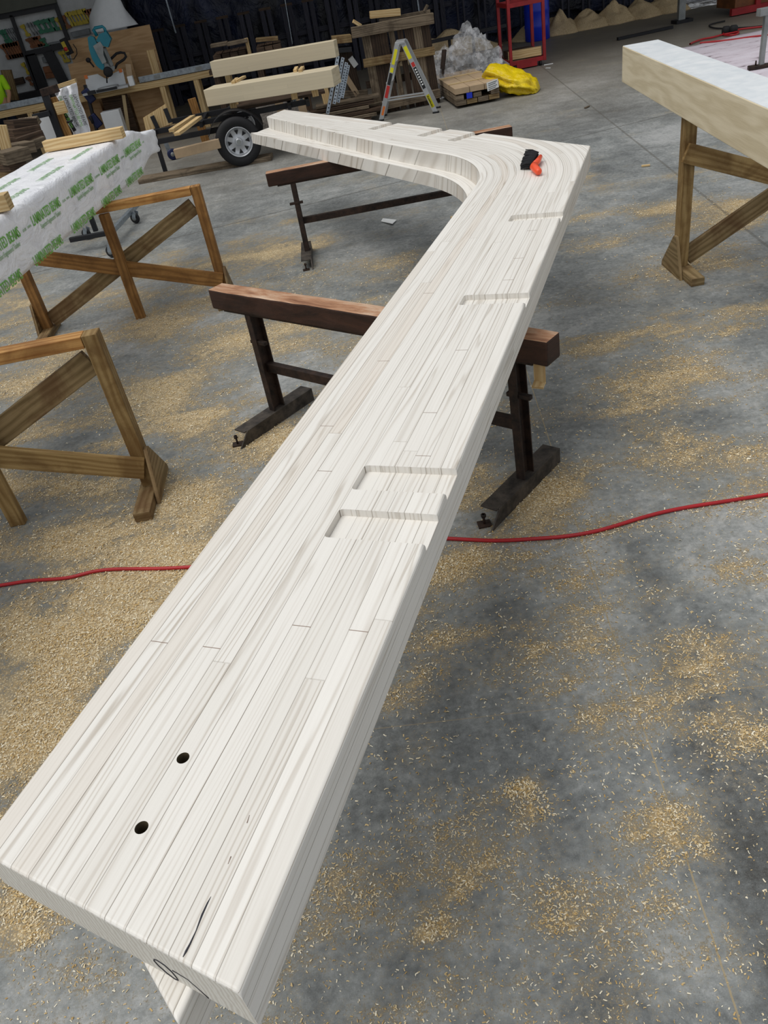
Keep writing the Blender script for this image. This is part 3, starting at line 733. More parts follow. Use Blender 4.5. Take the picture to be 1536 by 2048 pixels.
steel_trestle((-.44, 7.31, 0), (1.74, 7.25, 0), .785, .672, .105, 'rusty steel trestle under the far bend of the white slab, brown top showing both sides', (.20, 1.93), (1, 1))

# ------------------------------------------------------------------ wooden sawhorses with crossed braces
def sawhorse(x0, x1, y, h, label, grp=None, ang=0.0, m='horse', mtop='horse_l', mfoot='horse_b'):
    """built along local x from x0 to x1; ends get a foot block and a gusset"""
    t = thing('wooden_sawhorse', ((x0 + x1) / 2, y, 0), label, 'sawhorse', grp)
    c = Vector((x0, y, 0)); R = Matrix.Rotation(ang, 3, 'Z'); ax = R @ Vector((1, 0, 0)); pr_ = R @ Vector((0, 1, 0)); L = x1 - x0
    W = lambda a, b, z: c + ax * a + pr_ * b + Vector((0, 0, z))
    def part(n, M, mm): adopt(M.build(n, mm, bevel=.003), t)
    part('top_rail', MB().bar(W(.075, 0, h - .03), W(L - .075, 0, h - .03), .09, .06), mtop)
    for a, sg in ((.035, -1), (L - .035, 1)):
        part('leg', MB().bar(W(a, 0, .0), W(a, 0, h), .085, .075, up=ax), m)
    part('leg', MB().bar(W(L * .52, -.075, .0), W(L * .52, -.075, h - .06), .08, .05, up=pr_), m)
    part('brace', MB().bar(W(.08, .022, .10), W(L - .09, .022, h - .15), .03, .13), mfoot)
    part('brace', MB().bar(W(.0, -.055, h - .22), W(L - .02, -.055, .17), .03, .12), m)
    for a, sg in ((.0, -1), (L, 1)):
        M = MB(); M.bar(W(a - sg * .045, -.30, .028), W(a - sg * .045, .17, .028), .09, .055); part('foot', M, mfoot)
        M = MB(); M.prism([W(a + sg * .004, -.16, .0), W(a + sg * .004, .2, .0), W(a + sg * .004, .2, .03), W(a + sg * .004, .0, .27), W(a + sg * .004, -.04, .27)], ax * (.02 * sg)); part('gusset', M, mfoot)
    return t
HZ = .925
sawhorse(-2.78, -1.18, 3.66, HZ, 'brown timber sawhorse nearest the camera at the left edge of the picture', m='horse_c')
sawhorse(-2.55, -.93, 6.60, HZ, 'brown timber sawhorse with crossed braces under the wrapped beam, behind the nearest one', m='horse')
sawhorse(2.37, 3.98, 5.22, 1.033, 'brown timber sawhorse under the pale beam on the right', ang=-.05, m='horse_c')

# ------------------------------------------------------------------ beams lying on them
zb = 1.035; ztp = 1.285
# right-hand beam: near and far corners found on its bottom and top planes
Pf = at(1245, 92, ztp); Pn = at(1536, 218, ztp); dr = (Pn - Pf); dr.z = 0; dr.normalize(); nr = Vector((-dr.y, dr.x, 0))
if nr.x < 0: nr = -nr
wr = .272
t = thing('pale_beam', ((Pf + dr * 1.5 + nr * wr / 2).x, (Pf + dr * 1.5 + nr * wr / 2).y, zb), 'pale laminated beam with sky sheen painted white on top, resting on the right sawhorse', 'timber beam')
M = MB(); c0 = Pf + nr * wr / 2; c1 = c0 + dr * 5.2
M.bar(Vector((c0.x, c0.y, (zb + ztp) / 2)), Vector((c1.x, c1.y, (zb + ztp) / 2)), wr, ztp - zb - .002)
adopt(M.build('beam_body', 'lam2', bevel=.004), t) if 'lam2' in MAT else adopt(M.build('beam_body', 'pine', bevel=.004), t)
M = MB(); M.bar(Vector((c0.x, c0.y, ztp)) + dr * .004, Vector((c1.x, c1.y, ztp)), wr - .008, .003); o = M.build('painted_sheen_top', 'skysheen'); adopt(o, t); o['label'] = 'top face with sky reflection painted in white'

# wrapped beam
WB = Vector((-1.91, 4.51, 0)); WD = Vector((.1313, .9913, 0)).normalized(); WNn = Vector((WD.y, -WD.x, 0)); ZB, ZW = .93, 1.285; WW = .63
def wpt(s, n, z): q = WB + WD * s + WNn * n; return Vector((q.x, q.y, z))
def wrapped():
    t = thing('wrapped_beam', (WB + WD * 1 - WNn * .3 + Vector((0, 0, ZB))), 'long laminated beam bundled in white printed plastic wrap on the left sawhorses', 'wrapped beam')
    M = MB(); S = [-3.0 + .04 * i for i in range(153)]; S = [s for s in S if s < 3.06] + [3.09, 3.13, 3.2, 3.3, 3.4, 3.5, 3.6, 3.7, 3.8, 3.88, 3.93, 3.95]
    hh = (ZW - ZB) / 2; prof = []
    nT, nS = 16, 10
    rr = .02
    for j in range(nS): prof.append((0, -1 + 2 * j / nS))
    for j in range(nT): prof.append((-2 * j / nT, 1))
    for j in range(nS): prof.append((-2, 1 - 2 * j / nS))
    for j in range(nT): prof.append((-2 + 2 * j / nT, -1))
    rings = []
    for s in S:
        k = max(0.0, (s - 3.09) / .86); wd = WW * (1 - .58 * sstep(0, .7, k)); hg = (ZW - ZB) * (1 - .42 * sstep(.0, .6, k))
        zc = (ZB + ZW) / 2 - (.02 + .03) * sstep(0, 1, k); sh = -.0 + .0 * k; end = 1 - .8 * sstep(.93, 1.0, k)
        row = []
        for a, b in prof:
            n = a / 2 * wd - (WW - wd) * .1; z = zc + b * hg / 2 * end
            n = n if end == 1 else n * end - .1 * (1 - end)
            q = wpt(s, n, z)
            amp = .008 + .022 * sstep(2.6, 3.3, s)
            w = noise.noise(Vector((s * 5 + b * 2.2, n * 4, z * 3))) + .6 * noise.noise(Vector((s * 14 + z * 9, n * 12 - s * 5, z * 4)))
            c = wpt(s, -WW / 2, (ZB + ZW) / 2); dirn = (q - c); dirn = dirn - WD * dirn.dot(WD)
            if dirn.length > 0: dirn.normalize()
            q = q - dirn * (max(0, w * .5 + .45) * amp)
            # soften corners
            if (a in (0, -2)) and abs(b) == 1: q = q - dirn * .012
            row.append(q)
        rings.append(row)
    n = len(prof)
    for i in range(len(rings) - 1):
        for j in range(n):
            q = (j + 1) % n
            M.face([rings[i][j], rings[i][q], rings[i + 1][q], rings[i + 1][j]], [(S[i], j * .04), (S[i], j * .04 + .04), (S[i + 1], j * .04 + .04), (S[i + 1], j * .04)], 0, True)
    M.face(list(reversed(rings[0])), [(0, 0)] * n); M.face(rings[-1], [(0, 0)] * n)
    o = M.build('plastic_wrap', 'wrap', weld=True)
    bm = bmesh.new(); bm.from_mesh(o.data); bmesh.ops.recalc_face_normals(bm, faces=bm.faces); bm.to_mesh(o.data); bm.free()
    adopt(o, t)
    for k, s in enumerate((-1.80, -1.11, -.42, .28, .97, 1.66, 2.33, 2.98)):
        adopt(text('printed_text', 'LAMINATED BEAMS', .085, frame(wpt(s, .0015, 1.155), WD, (0, 0, 1)), 'green_ink', sx=.66, bold=.0004), t)
        adopt(text('printed_text', 'Superior Engineered Timber', .042, frame(wpt(s + .02, .0015, 1.10), WD, (0, 0, 1)), 'grey_ink', sx=.72), t)
        adopt(text('printed_text', 'www.', .03, frame(wpt(s - .30, .0015, 1.147), WD, (0, 0, 1)), 'grey_ink', sx=.8), t)
        adopt(text('printed_text', '.co.nz', .03, frame(wpt(s + .31, .0015, 1.147), WD, (0, 0, 1)), 'grey_ink', sx=.8), t)
        adopt(text('printed_text', 'LAMINATED BEAMS', .085, frame(wpt(s - .18, .0015, .957), WD, (0, 0, 1)), 'green_ink', sx=.66, bold=.0004), t)
    for s in (-.3, .35, 1.0, 1.65, 2.3):
        for nn in (-.14, -.40):
            adopt(text('printed_text', 'LAMINATED BEAMS', .075, frame(wpt(s + nn * .7, nn, ZW + .0012), WD, -WNn), 'grey_ink', sx=.66), t)
    return t
wrapped()
# dunnage blocks on the wrapped beam
def dunnage(name, p0, p1, w, h, label, cat='timber block', mat='pine', grp=None):
    p0 = Vector(p0); p1 = Vector(p1)
    o = MB().bar(p0, p1, w, h, emi=1).build(name, [mat, 'pine_end'], bevel=.002); return tag(o, label, cat, grp)
dunnage('timber_block', at(84, 284, ZW + .085) + Vector((.0, .05, -.04)), at(243, 255, ZW + .085) + Vector((-.01, .05, -.04)), .09, .08, 'pine batten laid across the wrapped beam near its far end')
bz = ZW + .05
e_ = at(25, 400, bz); dunnage('timber_block', e_ + Vector((-.6, -.02, 0)), e_ + Vector((-.02, .0, 0)), .1, .09, 'short pine batten on the wrapped beam, cut off by the left edge of the picture')

# ------------------------------------------------------------------ red hose
def hose(pts, r, name, mat, label, cat):
    cu = bpy.data.curves.new(name, 'CURVE'); cu.dimensions = '3D'; cu.bevel_depth = r; cu.bevel_resolution = 4; cu.resolution_u = 10
    sp = cu.splines.new('NURBS'); sp.points.add(len(pts) - 1); sp.order_u = 4; sp.use_endpoint_u = True
    for i, p in enumerate(pts): sp.points[i].co = (p[0], p[1], p[2], 1)
    tmp = bpy.data.objects.new(name, cu); COL.objects.link(tmp)
    me = bpy.data.meshes.new_from_object(tmp.evaluated_get(bpy.context.evaluated_depsgraph_get())); bpy.data.objects.remove(tmp); bpy.data.curves.remove(cu)
    me.name = name; me.materials.clear(); me.materials.append(MAT[mat]); o = bpy.data.objects.new(name, me); COL.objects.link(o)
    return tag(o, label, cat)
hr = .0085
hose([at(x, y, hr) for x, y in ((-60, 1178), (0, 1172), (40, 1163), (90, 1159), (140, 1157), (180, 1143), (230, 1137), (300, 1138), (380, 1135), (470, 1125), (600, 1110), (760, 1085), (860, 1076), (900, 1077), (950, 1080), (1000, 1082), (1060, 1078), (1130, 1074), (1200, 1062), (1260, 1042), (1330, 1022), (1400, 1010), (1470, 1000), (1540, 988), (1650, 970))], hr, 'air_hose', 'red', 'red air hose snaking across the floor under the slab', 'hose')
# paper scrap, small block and tag
o = MB(); z = .01
q = [at(762, 443, .004), at(785, 448, .02), at(793, 440, .012), at(766, 437, .022)]
o.prism(q, (0, 0, .003)); tag(o.build('paper_scrap', 'paper'), 'crumpled white paper scrap lying on the floor between the slab arms', 'paper')
q = [at(902, 441, .03), at(935, 437, .03)]; tag(MB().bar(q[0], q[1] + Vector((.1, .03, 0)), .06, .06).build('timber_offcut', 'pine', bevel=.002), 'small timber offcut on the floor beside the inner bend of the slab', 'offcut')
q = at(1080, 763, .585); M = MB(); M.bar(Vector((q.x, q.y, .672)), q, .05, .012, up=(1, 1, 0)); M.bar(q, q + Vector((-.02, -.03, -.012)), .05, .01)
tag(M.build('hanging_timber_strip', 'pine'), 'short timber strip hanging below the right end of the nearest trestle top', 'timber strip')
# ------------------------------------------------------------------ trailer with two laminated beams
BA = at(415, 214, .8); BB = at(669, 174, .8); bd = (BB - BA).normalized(); bn = Vector((-bd.y, bd.x, 0))
def lam_beam(p0, p1, w, h, label):
    z = Vector((0, 0, h / 2)); off = bn * w / 2
    o = MB().bar(p0 + off + z, p1 + off + z, w, h, emi=1).build('laminated_beam', ['lam', 'lam2'], bevel=.006); return tag(o, label, 'timber beam')
lam_beam(BA, BB, .42, .215, 'pale laminated beam on the trailer, the lower of the two')
U0 = at(427, 156, 1.05); U1 = at(667, 118, 1.05)
U1 = U0 + bd * (U1 - U0).length
lam_beam(U0 + bn * .0, U1, .2, .215, 'pale laminated beam on the trailer, the upper of the two')
sg = 'stickers between the two trailer beams'
for i, (x, y, x2, y2) in enumerate(((466, 165, 484, 148), (471, 163, 506, 145), (590, 142, 597, 128), (600, 142, 611, 127))):
    p = at(x, y, 1.032); q = at(x2, y2, 1.032); q = p + (q - p).normalized() * .42
    tag(MB().bar(p, q, .05, .034).build('timber_sticker', 'pine', bevel=.002), ['leftmost thin batten between the trailer beams', 'thin slanted batten between the trailer beams, second from the left', 'third batten between the trailer beams from the left', 'rightmost batten between the trailer beams'][i], 'batten', sg)

def trailer():
    wc = at(477, 282, .33); r = .325
    t = thing('trailer', (wc.x, wc.y + .6, 0), 'single-axle steel trailer with black tyre and silver spoked rim, carrying two laminated beams', 'trailer')
    ax = Vector((0, -1, 0)); ax = (ax + Vector((.12, 0, 0))).normalized(); c = Vector((wc.x, wc.y, .328))
    def wheel(c):
        M = MB(); w = .19; M.lathe(c - ax * w / 2, ax, [(0, .19), (0, r - .06), (.01, r - .02), (.03, r - .002), (.06, r), (w - .06, r), (w - .03, r - .002), (w - .01, r - .02), (w, r - .06), (w - .004, .205), (w - .04, .195), (.0, .19)], 40)
        ty = M.build('tyre', 'black'); adopt(ty, t)
        M = MB(); o = c + ax * .03
        M.lathe(o, ax, [(-.08, .19), (.05, .192), (.062, .2), (.068, .192), (.05, .183), (.02, .17), (.01, .165), (.012, .06), (.03, .05), (.045, .035), (.05, .0)], 40)
        rim = M.build('rim', 'rim'); adopt(rim, ty)
        x = ax.orthogonal().normalized(); y = ax.cross(x)
        for k in range(8):
            th = k * math.pi / 4; d = x * math.cos(th) + y * math.sin(th); e = ax.cross(d)
            adopt(MB().prism([o + ax * .014 + d * .092 , o + ax * .014 + d * .15 + e * .03, o + ax * .014 + d * .15 - e * .03], ax * .003).build('rim_slot', 'black'), ty)
        M = MB(); M.tube([o + ax * .03, o + ax * .065], .033, 14); adopt(M.build('hub_cap', 'tgrey'), ty)
    wheel(c); wheel(c + Vector((0, 1.5, 0)))
    M = MB(); M.tube([c, c + Vector((0, 1.5, 0))], .03, 10); adopt(M.build('axle', 'blacks'), t)
    L = FY(351, 272, 12.45)
    for yy in (12.75, 13.55):
        M = MB(); M.bar((-2.3, yy, .60), (.1, yy, .60), .05, .07); adopt(M.build('chassis_rail', 'blacks', bevel=.004), t)
    M = MB(); M.bar((-2.3, 12.5, .50), (-1.25, 12.5, .50), .05, .07); adopt(M.build('chassis_rail', 'blacks', bevel=.004), t)
    for x in (-2.2, -1.5, -.2, .07):
        M = MB(); M.bar((x, 12.5, .60), (x, 13.6, .60), .05, .06); adopt(M.build('cross_member', 'blacks', bevel=.003), t)
    M = MB(); pts = [c + Vector((math.cos(a) * .42, .08, math.sin(a) * .40)) for a in [math.radians(20 + 14 * k) for k in range(11)]]
    for a, b in zip(pts, pts[1:]): M.bar(a, b, .26, .006, up=(b - a).cross(Vector((0, 1, 0))))
    adopt(M.build('dark_arc', 'blacks'), t)  # dark arc of plates over the wheel
    M = MB(); M.box((-1.05, 12.75, .66), (.35, 13.5, .69)); adopt(M.build('deck', 'darkw'), t)
    for x, yy in ((-1.0, 12.75), (-.1, 12.55), (.2, 12.4)):
        for k in (0, 1):
            M = MB(); M.bar((x, yy + k * .5, .69), (x, yy + k * .5, .80), .09, .09, up=(0, 1, 0)); adopt(M.build('bearer', 'pine'), t)
    return t
trailer()
# jig board and battens lying on the trailer's drawbar end
p = [FY(286, 236, 12.9), FY(293, 266, 12.9), FY(345, 247, 12.9), FY(331, 208, 12.9)]
M = MB(); M.prism(p, (0, .03, 0)); t = thing('timber_jig', p[1], 'pine jig board with two black steel uprights beside the trailer drawbar', 'jig')
adopt(M.build('board', 'pine', bevel=.002), t)
for a, b in (((304, 232), (318, 262)), ((330, 217), (341, 245))):
    adopt(MB().bar(FY(*a, 12.84), FY(*b, 12.84), .06, .04, up=(0, 1, 0)).build('upright', 'blacks', bevel=.003), t)
adopt(MB().bar(p[1] + Vector((.1, .02, -.0)), Vector((p[1].x + .1, p[1].y + .02, 0)), .06, .06, up=(0, 1, 0)).build('leg', 'blacks'), t)
for i, (a, b) in enumerate((((343, 261), (386, 233)), ((354, 268), (399, 235)))):
    tag(MB().bar(at(*a, .69), at(*b, .69), .08, .04).build('timber_batten', 'pine', bevel=.002), ['pine batten on the drawbar end of the trailer, the one nearer the jig board', 'pine batten on the drawbar end of the trailer, the one nearer the wheel'][i], 'batten', 'battens on the trailer drawbar')
tag(MB().bar(FY(350, 308, 12.2), FY(440, 286, 12.2), .1, .12).build('timber_plank', 'carton', bevel=.004), 'tan timber plank beneath the trailer, left of its wheel', 'plank')
tag(MB().bar((-2.6, 12.6, .03), (-.6, 12.4, .03), .3, .06).build('timber_plank', 'greyw', bevel=.004), 'flat grey board lying on the floor left of the trailer wheel', 'plank')

# ------------------------------------------------------------------ stepladder
def ladder():
    f0 = at(762, 242, 0); f1 = at(872, 226, 0); top = FY(799, 86, (f0.y + f1.y) / 2); dep = Vector((.10, .42, 0)); f0.z = f1.z = 0
    t = thing('step_ladder', ((f0.x + f1.x) / 2, f0.y + .2, 0), 'aluminium step ladder standing open in front of the grey pallet', 'ladder')
    dx = (f1 - f0).normalized()
    ta = top + Vector((-.035, 0, 0)); tb = top + Vector((.05, 0, -.005))
    for nm, f, tp in (('front_rail', f0, ta), ('rear_rail', f1, tb)):
        for k in (0, 1):
            M = MB(); M.bar(f + dep * k, tp + dep * k * .8, .028, .072, up=dx); adopt(M.build(nm, 'alu', bevel=.004), t)
            M = MB(); M.bar(f + dep * k + Vector((0, 0, .012)) - dx * .05, f + dep * k + Vector((0, 0, .012)) + dx * .05, .06, .024); adopt(M.build('rubber_foot', 'black', bevel=.004), t)
    for k in range(1, 4):
        q = f0.lerp(ta, k / 4); M = MB(); M.bar(q, q + dep * (1 - .05 * k), .09, .03); adopt(M.build('step', 'alu', bevel=.003), t)
    M = MB(); M.bar(top - Vector((.0, .02, -.0)), top + dep * .8 + Vector((0, .02, 0)), .15, .035); adopt(M.build('top_cap', 'alu', bevel=.006), t)
    z = .27; q0 = f0.lerp(ta, .27); q1 = f1.lerp(tb, .27); M = MB(); M.bar(q0, q1, .02, .02); M.bar(q0 + Vector((0, 0, .035)), q1 + Vector((0, 0, .035)), .02, .02); adopt(M.build('spreader', 'alu'), t)
    # stickers on the near rails
    def stick(f, tp, a, b, mat, w=.05, body=None, bc='ink', size=.05):
        p = f.lerp(tp, a) + Vector((0, -.0155, 0)); q = f.lerp(tp, b) + Vector((0, -.0155, 0)); M = MB(); M.bar(p, q, .002, w, up=dx); adopt(M.build('sticker', mat), t)
        if body: adopt(text('sticker_text', body, size, frame(p.lerp(q, .5) + Vector((0, -.0016, 0)), (p - q), Vector((0, 0, 1)).cross(Vector((0, 1, 0))) * -1), bc, sx=.75, bold=.001), t)
    stick(f0, ta, .93, .74, 'yel', .045); stick(f0, ta, .70, .64, 'yel', .05); stick(f0, ta, .63, .48, 'ink', .05); stick(f0, ta, .47, .31, 'redsticker', .05); stick(f0, ta, .2, .08, 'orsticker', .035)
    stick(f1, tb, .95, .78, 'yel', .055); stick(f1, tb, .73, .67, 'redsticker', .05); stick(f1, tb, .66, .36, 'ink', .05)
    for k in range(7):
        p = f1.lerp(tb, .62 - .035 * k) + Vector((0, -.018, 0)); adopt(MB().bar(p, p + (tb - f1).normalized() * .02, .002, .026, up=dx).build('printed_mark', 'paper'), t); stick(f1, tb, .27, .09, 'yel', .055, 'GORILLA', 'ink', .055)
ladder()

# ------------------------------------------------------------------ grey pallet standing on edge, with a pallet behind
def stood_pallet():
    t = thing('timber_pallet', (1.65, 14.5, 0), 'tall grey weathered timber pallet standing on its edge behind the step ladder', 'pallet')
    Yp = 14.45; rnd = random.Random(4)
    adopt(MB().bar(FY(703, 66, Yp - .06), FY(867, 36, Yp - .06), .1, .15).build('top_board', 'greyw', bevel=.006), t)
    adopt(MB().bar(FY(727, 127, Yp - .05), FY(869, 101, Yp - .05), .05, .12).build('middle_board', 'horse_b', bevel=.005), t)
    adopt(MB().bar(FY(735, 218, Yp - .06), FY(880, 186, Yp - .06), .1, .13).build('bottom_board', 'greyw', bevel=.006), t)
    a = FY(722, 70, Yp); b = FY(858, 45, Yp); lo0 = FY(742, 225, Yp); n = 8
    for k in range(n):
        f = (k + .5) / n; p = a.lerp(b, f); w = .135 if k not in (3, 4) else .09
        adopt(MB().bar((p.x + .05, Yp + .02, .0), (p.x, Yp + .02, 1.25), w, .022, up=(0, -1, 0)).build('slat', 'darkw' if k % 3 else 'greyw', bevel=.002), t)
    for k in (.75, .45):
        adopt(MB().bar((1.1, Yp + .12, k), (2.2, Yp + .12, k), .09, .1).build('rear_board', 'darkw'), t)
stood_pallet()
for i, (a, b, w, h, m, lb) in enumerate((((740, 30), (800, 24), .12, .1, 'pine', 'pale timber block on top of the tall grey pallet'), ((706, 42), (722, 52), .05, .05, 'pine', 'short tilted batten leaning on the left top corner of the tall pallet'),
                          ((758, 42), (860, 22), .05, .05, 'greyw', 'thin grey batten along the top of the tall pallet'), ((848, 24), (855, 10), .04, .04, 'greyw', 'small stick poking up at the right top of the tall pallet'))):
    tag(MB().bar(FY(*a, 14.6), FY(*b, 14.62), w, h).build('timber_offcut', m, bevel=.003), lb, 'offcut')

# ------------------------------------------------------------------ pack of cartoned boards with a yellow bag and label
def pack():
    p = FY(908, 195, 13.62); q = FY(1001, 181, 13.62)
    t = thing('banded_board_pack', (2.8, 14.3, 0), 'low strapped pack of brown boards lying on the floor beside the step ladder', 'board pack')
    x0, x1, y0, y1, zt = 2.37, 3.08, 13.45, 15.35, .29
    n = 5; w = (x1 - x0) / n
    k = 0
    for i in range(3):
        adopt(MB().bar((x0 + (i + .5) * (x1 - x0) / 3, y0, zt - .045), (x0 + (i + .5) * (x1 - x0) / 3, y1, zt - .045), (x1 - x0) / 3 - .008, .085).build('board', 'carton', bevel=.004), t)
    for r, zz in ((5, .15), (4, .075)):
        for i in range(r):
            if (r, i) in ((5, 1), (5, 3)): continue
            ww = (x1 - x0) / r
            adopt(MB().bar((x0 + (i + .5) * ww, y0 + .01 + .01 * (i % 2), zz), (x0 + (i + .5) * ww, y1, zz), ww - .01, .07).build('board', 'horse_b' if i % 2 else 'greyw', bevel=.003), t)
    for y in (13.95, 14.75):
        adopt(MB().bar((x0 - .01, y, zt + .005), (x1 + .01, y, zt + .005), .05, .012).build('strap', 'edge'), t)
    for y in (13.7, 15.0): adopt(MB().bar((x0 + .03, y, .02), (x1 - .03, y, .02), .08, .038).build('bearer', 'darkw'), t)
    adopt(MB().box((x0 + .18, y0 - .002, .12), (x0 + .27, y0 + .006, .20)).build('blue_end_patch', 'blue'), t)
    lab = MB(); c = FY(986, 172, 13.40); lab.prism([c + Vector((-.09, 0, -.06)), c + Vector((.09, 0, -.03)), c + Vector((.08, 0, .09)), c + Vector((-.1, 0, .06))], (0, .003, 0))
    l = lab.build('label_sheet', 'paper'); tag(l, 'white printed label sheet on the near end of the brown board pack', 'label')
    for k in range(4): adopt(MB().bar(c + Vector((-.075, -.002, .042 - .027 * k)), c + Vector((.065 - .02 * (k % 2), -.002, .064 - .027 * k)), .002, .009).build('print_line', 'tsteel'), l)
pack()
def yellow():
    # crumpled long bag: ridged loft
    path = [(.0, 2.98, 14.10, .50, .06, .12), (.1, 3.06, 14.05, .56, .13, .22), (.3, 3.22, 13.95, .46, .17, .28), (.5, 3.38, 13.85, .33, .17, .28), (.7, 3.52, 13.75, .25, .17, .26), (.85, 3.64, 13.68, .18, .15, .22), (.95, 3.72, 13.64, .13, .11, .17), (1, 3.75, 13.62, .10, .03, .10)]
    M = MB(); n = 40; rings = []; m = 44
    for i in range(m):
        f = i / (m - 1) * (len(path) - 1); k = min(int(f), len(path) - 2); u = f - k; a = path[k]; b = path[k + 1]; L = [a[j] + (b[j] - a[j]) * u for j in range(6)]
        row = []
        for j in range(n):
            th = 2 * math.pi * j / n; rr = 1 + .30 * noise.noise(Vector((i * .10, math.cos(th) * 2.2, math.sin(th) * 2.2 + 5))) + .16 * noise.noise(Vector((i * .3, math.cos(th) * 6, math.sin(th) * 6)))
            rr += .16 * (1 - 2 * abs(math.sin(th * 3.5 + i * .07 + 1.5 * noise.noise(Vector((i * .08, th, 1)))))) + .10 * abs(noise.noise(Vector((i * .25, math.cos(th) * 3, math.sin(th) * 3 + 9))))
            dy = math.cos(th) * L[5] * rr * 1.15; dz = math.sin(th) * L[4] * rr
            zz = L[3] * .62 + dz - .03
            row.append(Vector((L[1] + dy * .45, L[2] + dy, max(.008, zz))))
        rings.append(row)
    for i in range(m - 1):
        for j in range(n):
            q = (j + 1) % n; M.face([rings[i][j], rings[i][q], rings[i + 1][q], rings[i + 1][j]], [(0, 0)] * 4, 0, True)
    M.face(rings[0], [(0, 0)] * n); M.face(rings[-1], [(0, 0)] * n)
    o = M.build('yellow_bag', 'bag', weld=True); bm = bmesh.new(); bm.from_mesh(o.data); bmesh.ops.recalc_face_normals(bm, faces=bm.faces); bm.to_mesh(o.data); bm.free()
    tag(o, 'crumpled bright yellow plastic bag draped over the right end of the brown board pack', 'bag')
yellow()
o = blob('clear_plastic_sheet', (2.95, 15.35, .0), (.66, .45, .82), 'clear', seed=3, amp=.3, freq=1.3, sub=5, smooth=False, fold=.28); tag(o, 'heap of crumpled clear plastic sheet behind the brown board pack', 'plastic sheet')
o = blob('clear_plastic_sheet', (2.45, 15.15, .0), (.32, .35, .42), 'clear', seed=9, amp=.3, freq=1.5, sub=5, smooth=False, fold=.28); tag(o, 'small wad of crumpled clear plastic beside the tall pallet', 'plastic sheet')
tag(MB().bar((2.35, 14.9, .0), (2.55, 15.1, .68), .07, .04).build('steel_bar', 'rust'), 'dark rusty bar leaning in the crumpled clear plastic', 'bar')

# ------------------------------------------------------------------ red trolley
def trolley():
    t = thing('red_trolley', (4.2, 16.8, 0), 'tall red steel-framed trolley with boards on its low shelf', 'trolley')
    x0, x1, y0, y1 = 3.98, 4.62, 16.3, 17.1
    for x, y in ((x0, y0), (x1, y0), (x0 - .0, y1), (x1, y1)):
        adopt(MB().bar((x, y, .08), (x, y, 1.35), .055, .055, up=(0, 1, 0)).build('post', 'redst', bevel=.004), t)
    for z in (.12, 1.04):
        M = MB(); M.bar((x0, y0, z), (x1, y0, z), .04, .07); M.bar((x0, y1, z), (x1, y1, z), .04, .07); M.bar((x0, y0, z), (x0, y1, z), .04, .07); M.bar((x1, y0, z), (x1, y1, z), .04, .07)
        adopt(M.build('frame_rail', 'redst', bevel=.003), t)
    adopt(MB().box((x0, y0, .13), (x1, y1, .15)).build('shelf', 'greyw'), t)
    for x in (x0 + .08, x1 - .08):
        for y in (y0 + .02, y1 - .02):
            adopt(MB().tube([(x - .02, y, .045), (x + .02, y, .045)], .045, 14).build('castor', 'black'), t)
    adopt(MB().box((x0 + .1, y0 - .03, -.0 + .02), (x1 - .15, y0 + .03, .12)).build('bumper', 'redst'), t)
trolley()
tag(MB().bar((4.0, 16.55, .23), (4.58, 16.35, .24), .12, .14).build('timber_plank', 'pine', bevel=.003), 'thick pine plank on the low shelf of the red trolley', 'plank')
tag(MB().bar((4.02, 16.9, .22), (4.55, 16.95, .22), .2, .12).build('timber_plank', 'darkw', bevel=.003), 'dark board on the low shelf of the red trolley, behind the pine plank', 'plank')
tag(MB().bar((3.55, 16.9, .12), (3.9, 16.7, .14), .25, .1).build('scrap_metal', 'rust'), 'dark scrap on the floor between red trolley and clear plastic', 'scrap')
def barrel(c, r, h, label):
    t = thing('plastic_barrel', c, label, 'barrel')
    M = MB(); pr = [(0, r * .9), (.02, r)]
    for k in (.3, .62): pr += [(h * k - .03, r), (h * k, r * 1.04), (h * k + .03, r)]
    pr += [(h - .05, r), (h, r * .93), (h, r * .85), (h - .02, r * .84)]
    M.lathe(c, (0, 0, 1), pr, 36); adopt(M.build('barrel_body', 'blue'), t)
    M = MB(); M.lathe(c, (0, 0, 1), [(h - .025, .0), (h - .02, r * .84)], 36); adopt(M.build('lid', 'blue'), t)
barrel(FY(1074, 48, 20.3).xy.to_3d(), .28, .95, 'blue plastic barrel behind the red trolley')

# ------------------------------------------------------------------ fence of paired boards and tarpaulin at the back
M = MB(); nx, nz = 190, 22; Y0 = 21.55
def tz(i, j):
    x = -4.2 + 15 * i / nx; z = .30 + 2.9 * j / nz + .10 * math.sin(x * 2.2) * (1 - j / nz)
    return Vector((x, Y0 + .10 * noise.noise(Vector((x * 1.3, z * .9, 0))) + .05 * noise.noise(Vector((x * 5, z * 2.2, 3))) - .05, z))
for i in range(nx):
    for j in range(nz):
        M.face([tz(i, j), tz(i + 1, j), tz(i + 1, j + 1), tz(i, j + 1)], [(0, 0)] * 4, 0, True)
tag(M.build('tarpaulin', 'tarp', weld=True), 'long black and navy tarpaulin hung along the back of the yard', 'tarpaulin')
for k in range(24):
    x = -2.95 + .502 * k
    z1 = 1.56 if x < 4.2 else 1.9
    t = thing('fence_post', (x, 21.33, 0), ORD[k] + ' blackened two-board fence post from the left along the tarpaulin', 'post', 'paired-board fence posts along the tarpaulin')
    for s in (-1, 1): adopt(MB().bar((x + s * .075, 21.33, 0), (x + s * .075, 21.33, z1), .11 if x < 4 else .05, .05, up=(0, 1, 0)).build('board', 'blackw', bevel=.004), t)
    if x < 4.2: adopt(MB().bar((x - .14, 21.33, z1 + .02), (x + .14, 21.33, z1 + .02), .06, .05).build('cap', 'darkw'), t)
